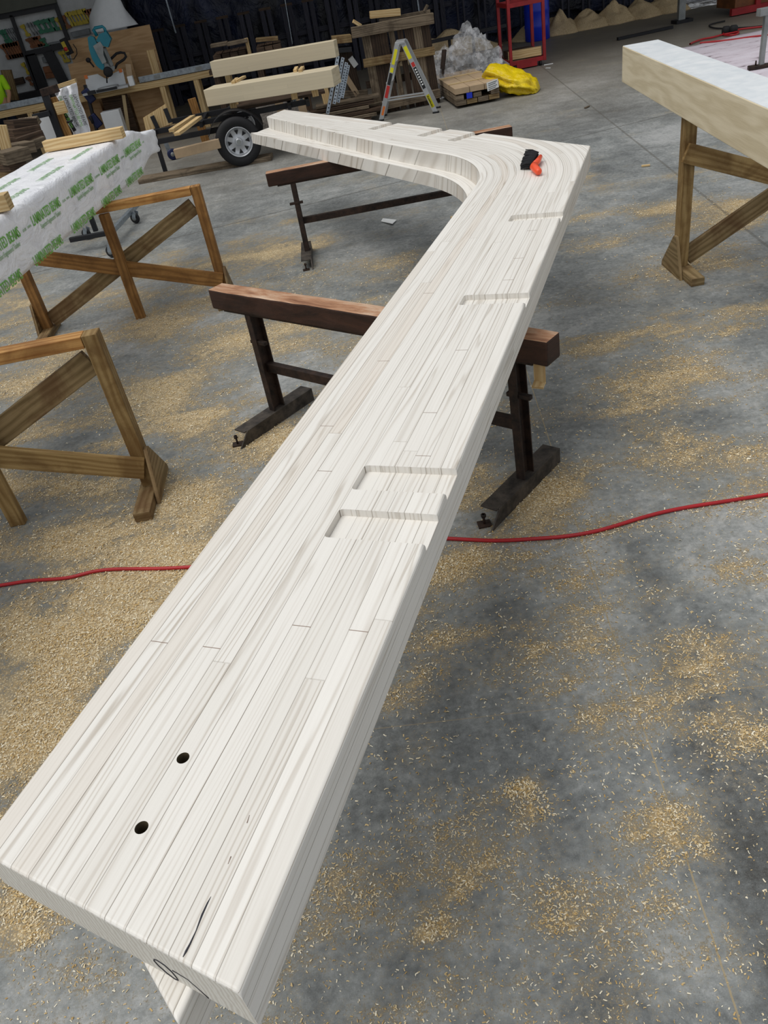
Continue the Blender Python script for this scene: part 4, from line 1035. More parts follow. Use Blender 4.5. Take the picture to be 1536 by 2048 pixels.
for nm, z in (('upper', .98), ('lower', .35)):
    tag(MB().bar((-3.3, 21.42, z), (3.9, 21.42, z), .04, .1).build('fence_rail', 'blackw'), 'long blackened rail behind the fence posts, the %s one' % nm, 'rail')
for (a, b) in (((327, -20), (352, 66)),):
    tag(MB().bar(FY(*a, 21.0), FY(*b, 21.0), .03, .09).build('white_strip', 'galv'), 'pale strip hanging down the tarpaulin above the plywood sheet', 'strip')
tag(MB().bar(FY(565, -30, 21.0), FY(585, 88, 21.0), .02, .03).build('steel_conduit', 'galv'), 'thin pale conduit running down the tarpaulin behind the trailer beams', 'conduit')
tag(MB().bar(FY(832, -20, 21.0), FY(838, 24, 21.0), .03, .07).build('steel_conduit', 'galv'), 'short pale conduit on the tarpaulin above the tall grey pallet', 'conduit')
xs_ = [5.4, 6.05, 6.75, 7.35, 8.0, 8.6]
for i, x in enumerate(xs_):
    o = heap('shavings_heap', (x + .25, 20.9, 0), .52, .62, .36 + .06 * (i % 2), 'shav', seed=i * 3.3, peak=.8); tag(o, ORD[i] + ' tan shavings heap from the left under the tarpaulin, right of the barrel', 'shavings heap', 'shavings heaps under the tarpaulin')
o = heap('shavings_heap', (3.6, 20.8, 0), 1.3, .5, .5, 'shav', seed=11, peak=.9); tag(o, 'wide heap of shavings behind the red trolley and clear plastic', 'shavings heap')
o = blob('plastic_heap', (10.3, 20.9, 0), (1.3, .5, .3), 'clear', seed=12, amp=.5, sub=5); tag(o, 'pale plastic heap against the tarpaulin at the far right', 'plastic sheet')

# low steel bench behind clear plastic
t = thing('low_steel_rack', (3.0, 17.6, 0), 'low dark steel rack on the floor behind the clear plastic', 'rack')
adopt(MB().bar((2.5, 17.5, .62), (4.3, 17.9, .62), .08, .06).build('rack_rail', 'blacks'), t)
for x in (2.6, 3.1, 3.6, 4.15): adopt(MB().bar((x, 17.55 + (x - 2.5) * .2, 0), (x, 17.55 + (x - 2.5) * .2, .6), .05, .05, up=(0, 1, 0)).build('rack_leg', 'blacks'), t)

# ------------------------------------------------------------------ stacks behind the trailer
def stack(c, nx, nz, w, h, L, mat, label, grp=None, gap=.01, jit=.02, seed=1):
    rnd = random.Random(seed)
    for j in range(nz):
        for i in range(nx):
            x = c[0] + (i - (nx - 1) / 2) * (w + gap) + rnd.uniform(-jit, jit) * .3; z = c[2] + h / 2 + j * h; y = c[1] + rnd.uniform(-jit, jit)
            o = MB().bar((x, y - L / 2, z), (x, y + L / 2, z), w, h - .006, emi=0).build('timber_length', mat, bevel=.003)
            tag(o, label + ', ' + ORD[i] + ' from the left in its ' + ['lower', 'upper'][j] + ' layer', 'timber length', grp)
stack((-1.05, 15.7, 1.042), 4, 2, .13, .1, .9, 'darkw', 'dark length behind the trailer beams, left stack', 'stacked lengths left behind the trailer beams', seed=1)
stack((-.38, 15.5, 1.042), 3, 2, .13, .1, .9, 'darkw', 'dark length behind the trailer beams, middle stack', 'stacked lengths behind the middle of the trailer beams', seed=2)
for i, (a, b, m, lb) in enumerate((((422, 92), (455, 86), 'greyw', 'grey board on top of the left stack behind the trailer beams'), ((455, 88), (495, 80), 'greyw', 'grey board between the two stacks behind the trailer beams'), ((512, 80), (556, 76), 'horse_b', 'weathered board on top of the middle stack behind the trailer beams'))):
    tag(MB().bar(FY(*a, 15.2), FY(*b, 15.2), .3, .05).build('timber_board', m, bevel=.003), lb, 'board')
tag(MB().bar(FY(492, 76, 15.2), Vector((FY(503, 120, 15.2).x, 15.2, 1.04)), .06, .03, up=(0, 1, 0)).build('timber_batten', 'pine', bevel=.002), 'upright pine batten sticking up behind the upper trailer beam', 'batten')
t = thing('pallet_stack_table', (-.7, 15.6, 0), 'dark timber stand holding the stacks behind the trailer', 'stand')
adopt(MB().box((-1.45, 15.1, .98), (.2, 16.1, 1.04)).build('top', 'darkw'), t)
for x in (-1.35, -.6, .1):
    for y in (15.2, 16.0): adopt(MB().bar((x, y, 0), (x, y, .98), .1, .1, up=(0, 1, 0)).build('leg', 'darkw'), t)
# post clutter right of the beams
t = thing('timber_rack', (.75, 14.9, 0), 'dark rack of short boards between the trailer beams and the tall pallet', 'rack')
adopt(MB().bar(FY(664, 80, 14.6), FY(702, 76, 14.6), .35, .1).build('shelf_board', 'horse_b', bevel=.003), t)
adopt(MB().bar(FY(672, 100, 14.6), FY(702, 97, 14.6), .35, .07).build('shelf_board', 'blacks', bevel=.003), t)
adopt(MB().bar(FY(690, 100, 14.8), Vector((.95, 14.8, 0)), .2, .2, up=(0, 1, 0)).build('post', 'darkw'), t)
for i, (a, b, m) in enumerate((((700, 115), (712, 132), 'paper'), ((690, 150), (715, 190), 'carton'), ((668, 190), (735, 185), 'greyw'), ((665, 205), (740, 200), 'darkw'))):
    tag(MB().bar(FY(*a, 14.7), FY(*b, 14.7), .1, .09).build('timber_offcut', m, bevel=.003), ['white block beside the tall pallet', 'brown carton-coloured block beside the tall pallet', 'grey board end low down left of the tall pallet', 'dark board end lowest left of the tall pallet'][i], 'offcut')
def angle_iron(a, b, label, grp, perf=True):
    t = thing('perforated_steel_angle', (b.x, b.y, max(0, b.z)), label, 'steel angle', grp)
    M = MB(); M.bar(a, b, .05, .004, up=(0, -1, 0)); M.bar(a + Vector((-.025, .02, 0)), b + Vector((-.025, .02, 0)), .004, .04, up=(0, -1, 0)); adopt(M.build('angle', 'galv'), t)
    if perf:
        M = MB(); n = 14
        for k in range(n):
            p = a.lerp(b, (k + .3) / n) + Vector((0, -.003, 0)); q = a.lerp(b, (k + .65) / n) + Vector((0, -.003, 0)); M.bar(p, q, .018, .002, up=(0, -1, 0))
        adopt(M.build('slots', 'black'), t)
for i, (xa, ya, xb, yb) in enumerate(((676, 112, 655, 228), (686, 115, 668, 208), (693, 125, 676, 205), (697, 130, 684, 196))):
    a = FY(xa, ya, 14.0 + i * .07); b = FY(xb, yb, 13.7 + i * .07); b.z = max(b.z, .0); angle_iron(a, b, 'galvanised perforated angle leaning right of the trailer beams, ' + ORD[i] + ' from the left', 'perforated angles leaning right of the trailer beams')
for i, (xa, ya, xb, yb) in enumerate(((586, 170, 590, 212), (600, 170, 604, 210))):
    angle_iron(FY(xa, ya, 13.6), FY(xb, yb, 13.6), ['left', 'right'][i] + ' galvanised perforated angle of the two standing beneath the trailer beams', 'perforated angles beneath the trailer beams')
for i, (x, m) in enumerate(((-.8, 'horse_b'), (-.35, 'carton'), (.0, 'carton'), (.42, 'pine'), (-1.7, 'horse'))):
    tag(MB().bar((x, 14.1 + .05 * i, 0), (x - .05, 14.1 + .05 * i, .78), .13, .05, up=(0, 1, 0)).build('timber_prop', m, bevel=.003), ['weathered prop standing behind the trailer wheel', 'tan prop beneath the middle of the trailer beams', 'tan prop beneath the trailer beams beside the perforated angles', 'pale prop beneath the right end of the trailer beams', 'brown prop beneath the left end of the trailer beams'][i], 'prop')
o = heap('rubble_heap', (-.7, 14.7, 0), 1.1, .4, .6, 'stone', seed=21, peak=.8); tag(o, 'grey rough heap beneath and behind the trailer', 'heap')
for i in range(6):
    y = 14.0 + .05 * i; x = .3 + .1 * (i % 3)
    tag(MB().bar((x - .3, y, .04 + .055 * i), (x + .75, y - .06, .04 + .055 * i), .25, .045).build('timber_board', 'greyw' if i % 2 else 'darkw', bevel=.003), 'board in the low floor stack between trailer and step ladder, ' + ORD[i] + ' from the bottom', 'board', 'low floor stack between trailer and ladder')

# ------------------------------------------------------------------ mitre saw bench
def bench(x0, x1, y, z, label, legs, m='pine', notes=None):
    t = thing('timber_saw_bench', ((x0 + x1) / 2, y, 0), label, 'bench')
    adopt(MB().bar((x0, y + .25, z - .02), (x1, y + .25, z - .02), .5, .03).build('bench_top', 'pine', bevel=.003), t)
    adopt(MB().bar((x0, y, z - .06), (x1, y, z - .06), .04, .1).build('front_rail', m, bevel=.003), t)
    for x in legs:
        for yy in (y + .02, y + .45): adopt(MB().bar((x, yy, 0), (x, yy, z - .04), .1, .06, up=(0, 1, 0)).build('leg', m, bevel=.003), t)
    return t
bench(-4.6, -1.2, 16.9, .93, 'long pine bench carrying the mitre saw and right-hand galvanised fence', (-4.3, -2.55, -1.9, -1.3))
bench(-7.6, -4.78, 16.9, .93, 'pine bench at the left edge carrying the left-hand galvanised fence', (-7.2, -6.0, -5.1))
def fence_channel(x0, x1, y, z, label):
    t = thing('galvanised_fence', ((x0 + x1) / 2, y, z), label, 'saw fence')
    M = MB(); M.bar((x0, y, z + .05), (x1, y, z + .05), .012, .1); M.bar((x0, y + .06, z + .006), (x1, y + .06, z + .006), .12, .012); adopt(M.build('channel', 'galv', bevel=.002), t)
    for x in [x0 + .35 + k * .8 for k in range(int((x1 - x0) / .8))]: adopt(MB().box((x - .06, y - .012, z + .02), (x + .06, y + .0, z + .08)).build('stop_plate', 'tgrey'), t)
fence_channel(-7.5, -4.75, 17.0, .935, 'galvanised saw fence on the left bench, running to the left edge')
fence_channel(-2.95, -1.35, 17.0, .935, 'galvanised saw fence on the bench right of the mitre saw')
tag(MB().bar((-2.75, 17.2, .98), (-2.2, 17.25, .98), .1, .05).build('timber_offcut', 'greyw', bevel=.002), 'grey offcut lying behind the fence right of the mitre saw', 'offcut')

def sheetply(pts, y, dy, label, name='plywood_sheet', mat='ply'):
    P = [FY(a, b, y) for a, b in pts]; M = MB(); M.prism(P, (0, dy, 0), emi=1); return tag(M.build(name, [mat, 'edge']), label, 'plywood')
a, b = FY(127, 82, 17.75), FY(296, 50, 17.75)
M = MB(); M.prism([(a.x, 17.75, .0), (b.x, 17.75, .0), (b.x, 17.95, b.z), (a.x, 17.95, b.z)], (0, .02, 0), emi=1); tag(M.build('plywood_sheet', ['ply', 'edge']), 'large tan plywood sheet standing upright behind the mitre saw', 'plywood')
M = MB(); M.prism([(-4.42, 17.55, 0), (-3.1, 17.55, 0), (-3.1, 17.70, 1.42), (-4.3, 17.70, 1.42)], (0, .02, 0), emi=1); tag(M.build('plywood_sheet', ['ply', 'edge']), 'smaller plywood sheet leaning in front of the large one, behind the mitre saw', 'plywood')
tag(MB().bar(FY(300, 100, 17.4), FY(315, 155, 17.4), .14, .02, up=(0, 1, 0)).build('plywood_strip', 'pine', bevel=.001), 'pale strip leaning on the right edge of the large plywood sheet', 'plywood')
for i, (x0_, x1_, m) in enumerate(((-4.5, -3.85, 'ply'), (-3.8, -3.3, 'darkw'), (-3.25, -2.65, 'ply'))):
    tag(MB().box((x0_, 17.25, 0), (x1_, 17.28, .84)).build('plywood_offcut', m), ['tan panel beneath the saw bench, left of the pale post', 'dark brown panel beneath the middle of the saw bench', 'tan panel beneath the right half of the saw bench'][i], 'panel')
tag(MB().bar(FY(247, 190, 16.8), FY(257, 260, 16.8), .06, .04, up=(0, 1, 0)).build('timber_post', 'edge'), 'slim pale post in front of the saw bench panels', 'post')
tag(MB().box((-3.75, 16.55, .0), (-3.4, 16.8, .62)).build('storage_box', 'white', bevel=.01), 'pale grey box beneath the mitre saw', 'box')

def mitre_saw():
    c = Vector((-3.5, 16.72, .93))
    t = thing('mitre_saw', c, 'teal and grey compound mitre saw on the bench with its head raised', 'saw')
    F = lambda x, y, Y=16.72: FY(x, y, Y)
    M = MB(); M.box((-3.95, 16.55, .935), (-3.1, 17.0, .97)); M.lathe((-3.5, 16.78, .97), (0, 0, 1), [(0, .2), (.03, .2), (.035, .0)], 32); adopt(M.build('table', 'alu', bevel=.004), t)
    M = MB(); M.box((-3.85, 16.52, .94), (-3.70, 16.56, 1.0)); M.box((-3.68, 16.5, .95), (-3.3, 16.56, .99)); adopt(M.build('base_front', 'blacks', bevel=.004), t)
    # white backboard with notch
    M = MB(); pts = [(170, 153), (195, 148), (208, 156), (215, 158), (224, 148), (245, 138), (252, 168), (175, 188)]
    pts = [F(x, y, 16.98) for x, y in pts]; adopt(MB().prism(pts, (0, .015, 0)).build('fence_board', 'white'), t)
    for x, y in ((172, 154), (241, 141)): q = F(x, y, 16.97); adopt(MB().box((q.x - .03, q.y - .004, q.z - .03), (q.x + .03, q.y, q.z + .03)).build('corner_sticker', 'orsticker'), t)
    # blade guard: half disc; arm; motor; handle
    M = MB(); o = F(192, 110); o2 = F(190, 100)
    ring = [F(x, y) for x, y in ((175, 75), (180, 72), (187, 74), (193, 85), (200, 100), (206, 120), (209, 140), (203, 140), (193, 132), (184, 118), (178, 98))]
    M.prism(ring, (0, .11, 0)); adopt(M.build('blade_guard', 'teal', bevel=.008), t)
    M = MB(); ring = [F(x, y, 16.70) for x, y in ((186, 92), (200, 83), (206, 92), (207, 110), (213, 124), (205, 128), (196, 112))]; M.prism(ring, (0, .02, 0)); adopt(M.build('guard_plate', 'tgrey', bevel=.004), t)
    M = MB(); M.prism([F(x, y) for x, y in ((198, 68), (212, 63), (222, 78), (216, 95), (206, 92), (192, 82))], (0, .13, 0)); adopt(M.build('motor', 'teal', bevel=.012), t)
    M = MB(); M.tube([F(x, y, 16.78) for x, y in ((194, 72), (187, 60), (190, 56), (205, 53), (209, 57), (213, 68))], [.03, .028, .026, .024, .026, .03], 10); adopt(M.build('handle', 'teal'), t)
    M = MB(); M.bar(F(205, 95, 16.8), F(222, 132, 16.85), .09, .08); M.bar(F(205, 130, 16.8), F(228, 138, 16.9), .1, .09); adopt(M.build('arm', 'tgrey', bevel=.01), t)
    M = MB(); M.lathe(F(216, 144, 16.72), (.25, -.9, .1), [(-.06, .0), (-.06, .08), (.05, .085), (.07, .06), (.07, 0)], 20); adopt(M.build('pivot', 'black'), t)
    M = MB(); M.tube([F(213, 148, 16.8), F(214, 166, 16.8)], .012, 8); adopt(M.build('blade_slot', 'black'), t)
    M = MB(); M.tube([F(x, y, 16.9) for x, y in ((218, 121), (226, 114), (233, 107), (241, 105), (249, 106), (252, 113), (248, 119), (240, 124), (234, 128), (230, 137))], .022, 10); adopt(M.build('hose', 'black'), t)
    M = MB(); M.lathe(F(177, 120), (0, -1, 0), [(0, 0), (0, .04), (.05, .04), (.06, .0)], 16); M.tube([F(180, 124, 16.7), F(188, 134, 16.7)], .015, 8); adopt(M.build('clamp_knob', 'black'), t)
    M = MB(); M.bar(F(256, 128, 16.95), F(262, 170, 16.95), .1, .02, up=(0, 1, 0)); adopt(M.build('stop_board', 'carton', bevel=.003), t)
    M = MB(); M.box((-3.08, 16.6, .94), (-2.98, 16.7, 1.1)); adopt(M.build('white_bracket', 'white', bevel=.01), t)
mitre_saw()
# emergency switch box
t = thing('switch_box', FY(137, 93, 17.68), 'black switch box with yellow and red button on the edge of the plywood sheet', 'switch')
q = FY(136, 93, 17.66)
adopt(MB().bar(q + Vector((0, 0, -.13)), q + Vector((-.05, 0, .14)), .13, .1, up=(0, 1, 0)).build('box', 'black', bevel=.01), t)
adopt(MB().bar(q + Vector((-.03, -.06, -.08)), q + Vector((-.06, -.06, .09)), .07, .01, up=(0, 1, 0)).build('yellow_plate', 'tyel', bevel=.002), t)
M = MB(); M.lathe(q + Vector((-.035, -.07, -.03)), (0, -1, 0), [(0, .03), (.03, .035), (.035, 0)], 14); adopt(M.build('button', 'redsticker'), t)
M = MB(); M.tube([FY(x, y, 17.6) for x, y in ((140, 100), (138, 110), (140, 118), (148, 118), (154, 108), (153, 98), (146, 88))], .008, 8); adopt(M.build('cable', 'black'), t)
# white dust bag
def dust_bag():
    M = MB(); P = [(214, -60, 12), (214, -25, 16), (214, 0, 22), (216, 25, 32), (222, 45, 38), (228, 58, 42)]; rings = []
    for i in range(26):
        f = i / 25 * (len(P) - 1); k = min(int(f), len(P) - 2); u = f - k; x = P[k][0] + (P[k + 1][0] - P[k][0]) * u; y = P[k][1] + (P[k + 1][1] - P[k][1]) * u; w = P[k][2] + (P[k + 1][2] - P[k][2]) * u
        c = FY(x, y, 18.6); r = w / 1540 * 18.6 * .93; rings.append([c + Vector((math.cos(a) * r * (1 + .05 * math.sin(5 * a + i * .3)), math.sin(a) * r * .6, 0)) for a in [j * math.pi / 14 for j in range(28)]])
    for i in range(25):
        for j in range(28):
            q = (j + 1) % 28; M.face([rings[i][j], rings[i][q], rings[i + 1][q], rings[i + 1][j]], [(0, 0)] * 4, 0, True)
    M.face(rings[0], [(0, 0)] * 28); M.face(rings[-1], [(0, 0)] * 28)
    o = M.build('dust_bag', 'white', weld=True); bm = bmesh.new(); bm.from_mesh(o.data); bmesh.ops.recalc_face_normals(bm, faces=bm.faces); bm.to_mesh(o.data); bm.free()
    tag(o, 'large white cloth dust-collector bag standing behind the plywood sheet', 'dust bag')
dust_bag()
t = thing('dust_collector', (-3.35, 18.6, 0), 'dark dust collector drum hidden below the white bag behind the plywood', 'dust collector')
adopt(MB().lathe((-3.35, 18.6, 0), (0, 0, 1), [(0, 0), (0, .35), (1.3, .35), (1.35, .3), (1.35, 0)], 28).build('drum', 'blacks'), t)

# ------------------------------------------------------------------ tool wall with hanging clamps
for i, (a, b, w) in enumerate((((22, 30), (76, 182), .07), ((110, 6), (150, 118), .08), ((-5, 33), (112, 10), .12), ((52, 108), (125, 92), .1), ((60, 108), (88, 180), .22), ((95, 102), (130, 170), .22))):
    vert = i not in (2, 3)
    tag(MB().bar(FY(*a, 19.55), FY(*b, 19.55), w, .06, up=(0, 1, 0)).build('black_frame_bar', 'blacks', bevel=.003), ['thin black upright between the left and middle tool panels', 'black upright between the middle and right tool panels', 'black top bar above the left tool panels', 'black shelf bar beneath the green clamps', 'broad black upright below the shelf bar, the left one', 'broad black upright below the shelf bar, the right one'][i], 'frame bar')
def clamp(x, y0, y1, mat, w, label, grp, brk=False):
    a = FY(x, y0, 19.6); L = abs(a.z - FY(x, y1, 19.6).z) * 1.06
    t = thing('hanging_clamp', (a.x, a.y, a.z - L), label, 'clamp', grp)
    dx = .06
    adopt(MB().bar(a + Vector((0, 0, 0)), a + Vector((dx, 0, -L)), w * .45, .02, up=(0, 1, 0)).build('bar', mat), t)
    M = MB(); M.prism([a + Vector((-w / 2, -.03, .0)), a + Vector((w / 2, -.03, .02)), a + Vector((w / 2 + .01, -.03, -L * .22)), a + Vector((0, -.03, -L * .3)), a + Vector((-w / 2 + .01, -.03, -L * .2))], (0, .05, 0)); adopt(M.build('jaw', mat), t)
    q = a + Vector((dx, 0, -L)); M = MB(); M.prism([q + Vector((-w / 2, -.03, .0)), q + Vector((w / 2, -.03, 0)), q + Vector((w / 2 - .01, -.03, L * .25)), q + Vector((-w / 2 - .01, -.03, L * .3))], (0, .05, 0)); adopt(M.build('slide', mat), t)
rows = [([1, 7], 62, 88, 'tgreen', .09, 'green clamp on the left tool panel', 'green clamps on the left tool panel'),
        ([13, 17, 21, 24, 28], 60, 83, 'tsteel', .03, 'thin steel clamp on the left tool panel', 'steel clamps on the left tool panel'),
        ([44], 51, 74, 'tyel', .09, 'yellow clamp hanging alone at the left of the middle tool panel', None),
        ([54, 60, 65], 48, 72, 'tsteel', .03, 'thin steel clamp on the middle tool panel', 'steel clamps on the middle tool panel'),
        ([72, 83, 93, 102], 43, 68, 'tgreen', .12, 'green clamp on the middle tool panel', 'green clamps on the middle tool panel'),
        ([112, 118], 37, 61, 'tyel', .07, 'yellow clamp hanging right of the green clamps', 'yellow clamps at the right of the middle tool panel'),
        ([125], 33, 58, 'tbrown', .1, 'brown clamp hanging on the black upright by the right tool panel', None),
        ([132, 137, 144, 150, 156, 162, 167], 26, 54, 'tyel', .07, 'yellow clamp in the dense row on the right tool panel', 'yellow clamps on the right tool panel'),
        ([172, 178, 184], 21, 50, 'tbrown', .09, 'brown clamp ending the row on the right tool panel', 'brown clamps on the right tool panel'),
        ([3, 9, 14, 19, 24, 29, 34], 90, 120, 'tbrown', .1, 'orange-brown clamp in the lower row of the left tool panel', 'orange-brown clamps on the left tool panel'),
        ([55, 60, 65, 70, 75], 78, 97, 'tbrown', .1, 'brown clamp heaped above the black shelf bar', 'brown clamps above the black shelf bar'),
        ([84], 78, 94, 'tgreen', .12, 'short green clamp right above the black shelf bar', None),
        ([45], 127, 150, 'tyel', .08, 'yellow clamp hanging low on the left tool panel', None),
        ([119, 125], 104, 126, 'tyel', .07, 'yellow clamp low beside the switch box', 'yellow clamps beside the switch box'),
        ([54, 60], 155, 172, 'tbrown', .08, 'small brown clamp near the bottom of the left tool panel', 'small brown clamps low on the left tool panel')]
for xs__, y0, y1, m, w, lb, g in rows:
    for i, x in enumerate(xs__): clamp(x, y0 - (x - xs__[0]) * .2, y1 - (x - xs__[0]) * .2, m, w, lb + (', ' + ORD[i] + ' from the left' if len(xs__) > 1 else ''), g)
for i, (a, b, h, m, lb) in enumerate((((144, 70), (180, 62), .1, 'tsteel', 'grey spirit level fixed on the right tool panel'), ((98, 88), (128, 82), .04, 'tsteel', 'thin grey straightedge on the middle tool panel'),
                       ((26, 165), (48, 160), .12, 'darkw', 'dark wooden plane on a low shelf of the tool wall'), ((86, 120), (98, 118), .1, 'tsteel', 'grey tool on the shelf between the broad black uprights, upper one'),
                       ((88, 140), (108, 137), .12, 'tbrown', 'brown tool between the broad black uprights, middle one'), ((92, 152), (112, 149), .1, 'tbrown', 'brown tool between the broad black uprights, lowest one'))):
    tag(MB().bar(FY(*a, 19.59), FY(*b, 19.59), .1, h).build('hand_tool', m, bevel=.006), lb, 'tool')
tag(MB().box((-7.6, 19.3, .85), (-4.7, 19.62, 1.0)).build('tool_shelf', 'blacks'), 'dark shelf along the foot of the tool wall', 'shelf')
t = thing('storage_cabinet', (-6.2, 19.4, 0), 'dark low cabinet beneath the tool wall', 'cabinet')
adopt(MB().box((-7.6, 19.32, 0), (-4.7, 19.62, .85)).build('cabinet_body', 'darkw'), t)
tag(MB().bar(FY(12, 140, 18.6), FY(28, 200, 18.6), .2, .08, up=(0, 1, 0)).build('leaning_plank', 'horse_b', bevel=.003), 'brown plank leaning behind the person in hi-vis', 'plank')

# ------------------------------------------------------------------ person in hi-vis at the left edge, mostly outside the picture
def person():
    px = FY(-9, 180, 17.9).x; t = thing('person', (px, 17.9, 0), 'person in hi-vis yellow-green top behind the left bench, cut off by the picture edge', 'person')
    def skin(name, pts, edges, rad, mat):
        me = bpy.data.meshes.new(name); me.from_pydata([tuple(Vector(p) + Vector((px, 17.9, 0))) for p in pts], edges, []); o = bpy.data.objects.new(name, me); COL.objects.link(o)
        md = o.modifiers.new('s', 'SKIN'); sv = me.skin_vertices[0].data if me.skin_vertices else None
        if sv is None:
            bm = bmesh.new(); bm.from_mesh(me); bm.verts.layers.skin.verify(); bm.to_mesh(me); bm.free(); sv = me.skin_vertices[0].data
        for i, r in enumerate(rad): sv[i].radius = r if isinstance(r, tuple) else (r, r); sv[i].use_root = (i == 0)
        o.modifiers.new('u', 'SUBSURF').levels = 2
        m2 = bpy.data.meshes.new_from_object(o.evaluated_get(bpy.context.evaluated_depsgraph_get())); o.modifiers.clear(); o.data = m2; bpy.data.meshes.remove(me)
        for p in m2.polygons: p.use_smooth = True
        m2.materials.clear(); m2.materials.append(MAT[mat]); m2.name = name; adopt(o, t); return o
    P = [(0, 0, .98), (0, 0, 1.2), (0, 0, 1.42), (0, .0, 1.52), (0, -.02, 1.6), (0, -.02, 1.72),
         (.19, 0, 1.40), (.25, -.05, 1.14), (.22, -.25, .98), (-.19, 0, 1.40), (-.26, -.04, 1.12), (-.22, -.22, .98), (.1, 0, .9), (.11, -.02, .5), (.11, 0, .07), (.11, -.14, .04), (-.1, 0, .9), (-.11, -.02, .5), (-.11, 0, .07), (-.11, -.14, .04)]
    E = [(0, 1), (1, 2), (2, 3), (3, 4), (4, 5), (2, 6), (6, 7), (7, 8), (2, 9), (9, 10), (10, 11), (0, 12), (12, 13), (13, 14), (14, 15), (0, 16), (16, 17), (17, 18), (18, 19)]
    Rr = [(.15, .11), (.14, .1), (.17, .1), .055, .085, .09, .06, .045, .033, .06, .045, .033, .085, .06, .042, .035, .085, .06, .042, .035]
    skin('body', P, E, Rr, 'skin')
    skin('hi_vis_top', [(0, 0, .92), (0, 0, 1.2), (0, 0, 1.42), (.2, 0, 1.41), (.255, -.04, 1.16), (-.2, 0, 1.41), (-.26, -.03, 1.16)], [(0, 1), (1, 2), (2, 3), (3, 4), (2, 5), (5, 6)], [(.18, .135), (.17, .125), (.19, .12), .075, .065, .075, .065], 'hivis')
    skin('trousers', [(0, 0, .95), (.1, 0, .88), (.11, -.02, .5), (.11, 0, .1), (-.1, 0, .88), (-.11, -.02, .5), (-.11, 0, .1)], [(0, 1), (1, 2), (2, 3), (0, 4), (4, 5), (5, 6)], [(.16, .12), .1, .08, .065, .1, .08, .065], 'navy')
    for sx in (1, -1):
        bs = Vector((.22 * sx, -.25, .98)); 
        for k, (dx, ln) in enumerate(((-.03, .07), (-.01, .08), (.01, .075), (.03, .06))):
            q = bs + Vector((dx, -.04, -.01)); skin('finger', [tuple(q), tuple(q + Vector((0, -ln * .6, -.01))), tuple(q + Vector((0, -ln, -.035)))], [(0, 1), (1, 2)], [.011, .009, .008], 'skin')
        q = bs + Vector((-.035 * sx, -.01, 0)); skin('thumb', [tuple(q), tuple(q + Vector((-.025 * sx, -.035, -.01))), tuple(q + Vector((-.03 * sx, -.06, -.02)))], [(0, 1), (1, 2)], [.013, .011, .009], 'skin')
        skin('palm', [tuple(bs + Vector((0, .02, 0))), tuple(bs + Vector((0, -.05, -.01)))], [(0, 1)], [(.03, .022), (.045, .017)], 'skin')
    skin('hair', [(0, .0, 1.74), (0, .015, 1.78)], [(0, 1)], [(.088, .1), (.06, .07)], 'navy')
person()

# ------------------------------------------------------------------ clutter behind the wrapped beam
def dark_stand():
    y = 13.2; t = thing('steel_stand', (FY(112, 260, y).x, y, 0), 'black steel stand with a pine upright clamped to it, behind the wrapped beam', 'stand')
    a = FY(88, 183, y); b = FY(118, 265, y); b2 = b + (b - a) * (b.z / (a.z - b.z))
    adopt(MB().bar(a, b2, .1, .08, up=(0, 1, 0)).build('post', 'blacks', bevel=.004), t)
    adopt(MB().bar(FY(66, 234, y - .06), FY(100, 226, y - .06), .06, .07).build('arm', 'blacks', bevel=.004), t)
    adopt(MB().bar(FY(83, 186, y), FY(116, 176, y), .1, .1).build('head', 'rust', bevel=.006), t)
    c = FY(106, 195, y + .1); d = FY(136, 268, y + .1); adopt(MB().bar(c, d + (d - c) * .3, .1, .05, up=(0, 1, 0)).build('timber_upright', 'horse_l', bevel=.003), t)
    adopt(MB().bar(FY(111, 218, y - .1), FY(132, 213, y - .1), .05, .16).build('clamped_block', 'pine', bevel=.004), t)
    adopt(MB().bar(FY(104, 185, y + .14), FY(150, 262, y + .14), .02, .05).build('thin_bar', 'black'), t)
    adopt(MB().tube([FY(134, 245, y - .12), FY(145, 241, y - .12)], .014, 8).build('bolt', 'blacks'), t)
dark_stand()
tag(MB().bar(FY(116, 173, 13.5), FY(152, 161, 13.5), .09, .05).build('timber_block', 'pine', bevel=.002), 'short pine piece above the hanging printed wrap sheet', 'timber block')
def drape(y):
    M = MB(); nu, nv = 18, 30
    L = [(113, 180), (107, 196), (120, 228), (145, 264), (150, 300)]; R_ = [(152, 166), (158, 200), (172, 230), (181, 258), (184, 300)]
    def pt(i, j):
        f = j / nv * 4; k = min(int(f), 3); u = f - k; l = Vector(L[k]).lerp(Vector(L[k + 1]), u); r = Vector(R_[k]).lerp(Vector(R_[k + 1]), u); p = l.lerp(r, i / nu)
        q = FY(p.x, p.y, y); q.y += .04 * math.sin(i * .8 + j * .1) + .03 * noise.noise(Vector((i * .4, j * .3, 0))); return q
    for i in range(nu):
        for j in range(nv): M.face([pt(i, j), pt(i, j + 1), pt(i + 1, j + 1), pt(i + 1, j)], [(0, 0)] * 4, 0, True)
    o = M.build('printed_wrap_sheet', 'wrap', weld=True); tag(o, 'white plastic wrap sheet with green lettering hanging behind the wrapped beam', 'wrap sheet')
    md = o.modifiers.new('thick', 'SOLIDIFY'); md.thickness = .004
    for k, x in enumerate((.18, .42, .68, .88)):
        a = pt(int(x * nu), 3); b = pt(int(x * nu), 22); d = (b - a)
        adopt(text('printed_text', 'LAMINATED BEAMS', .07, frame(a.lerp(b, .5) + Vector((0, -.055, 0)), d, Vector((1, 0, .2))), 'green_ink' if k % 2 == 0 else 'ink', sx=.7), o)
drape(13.4)
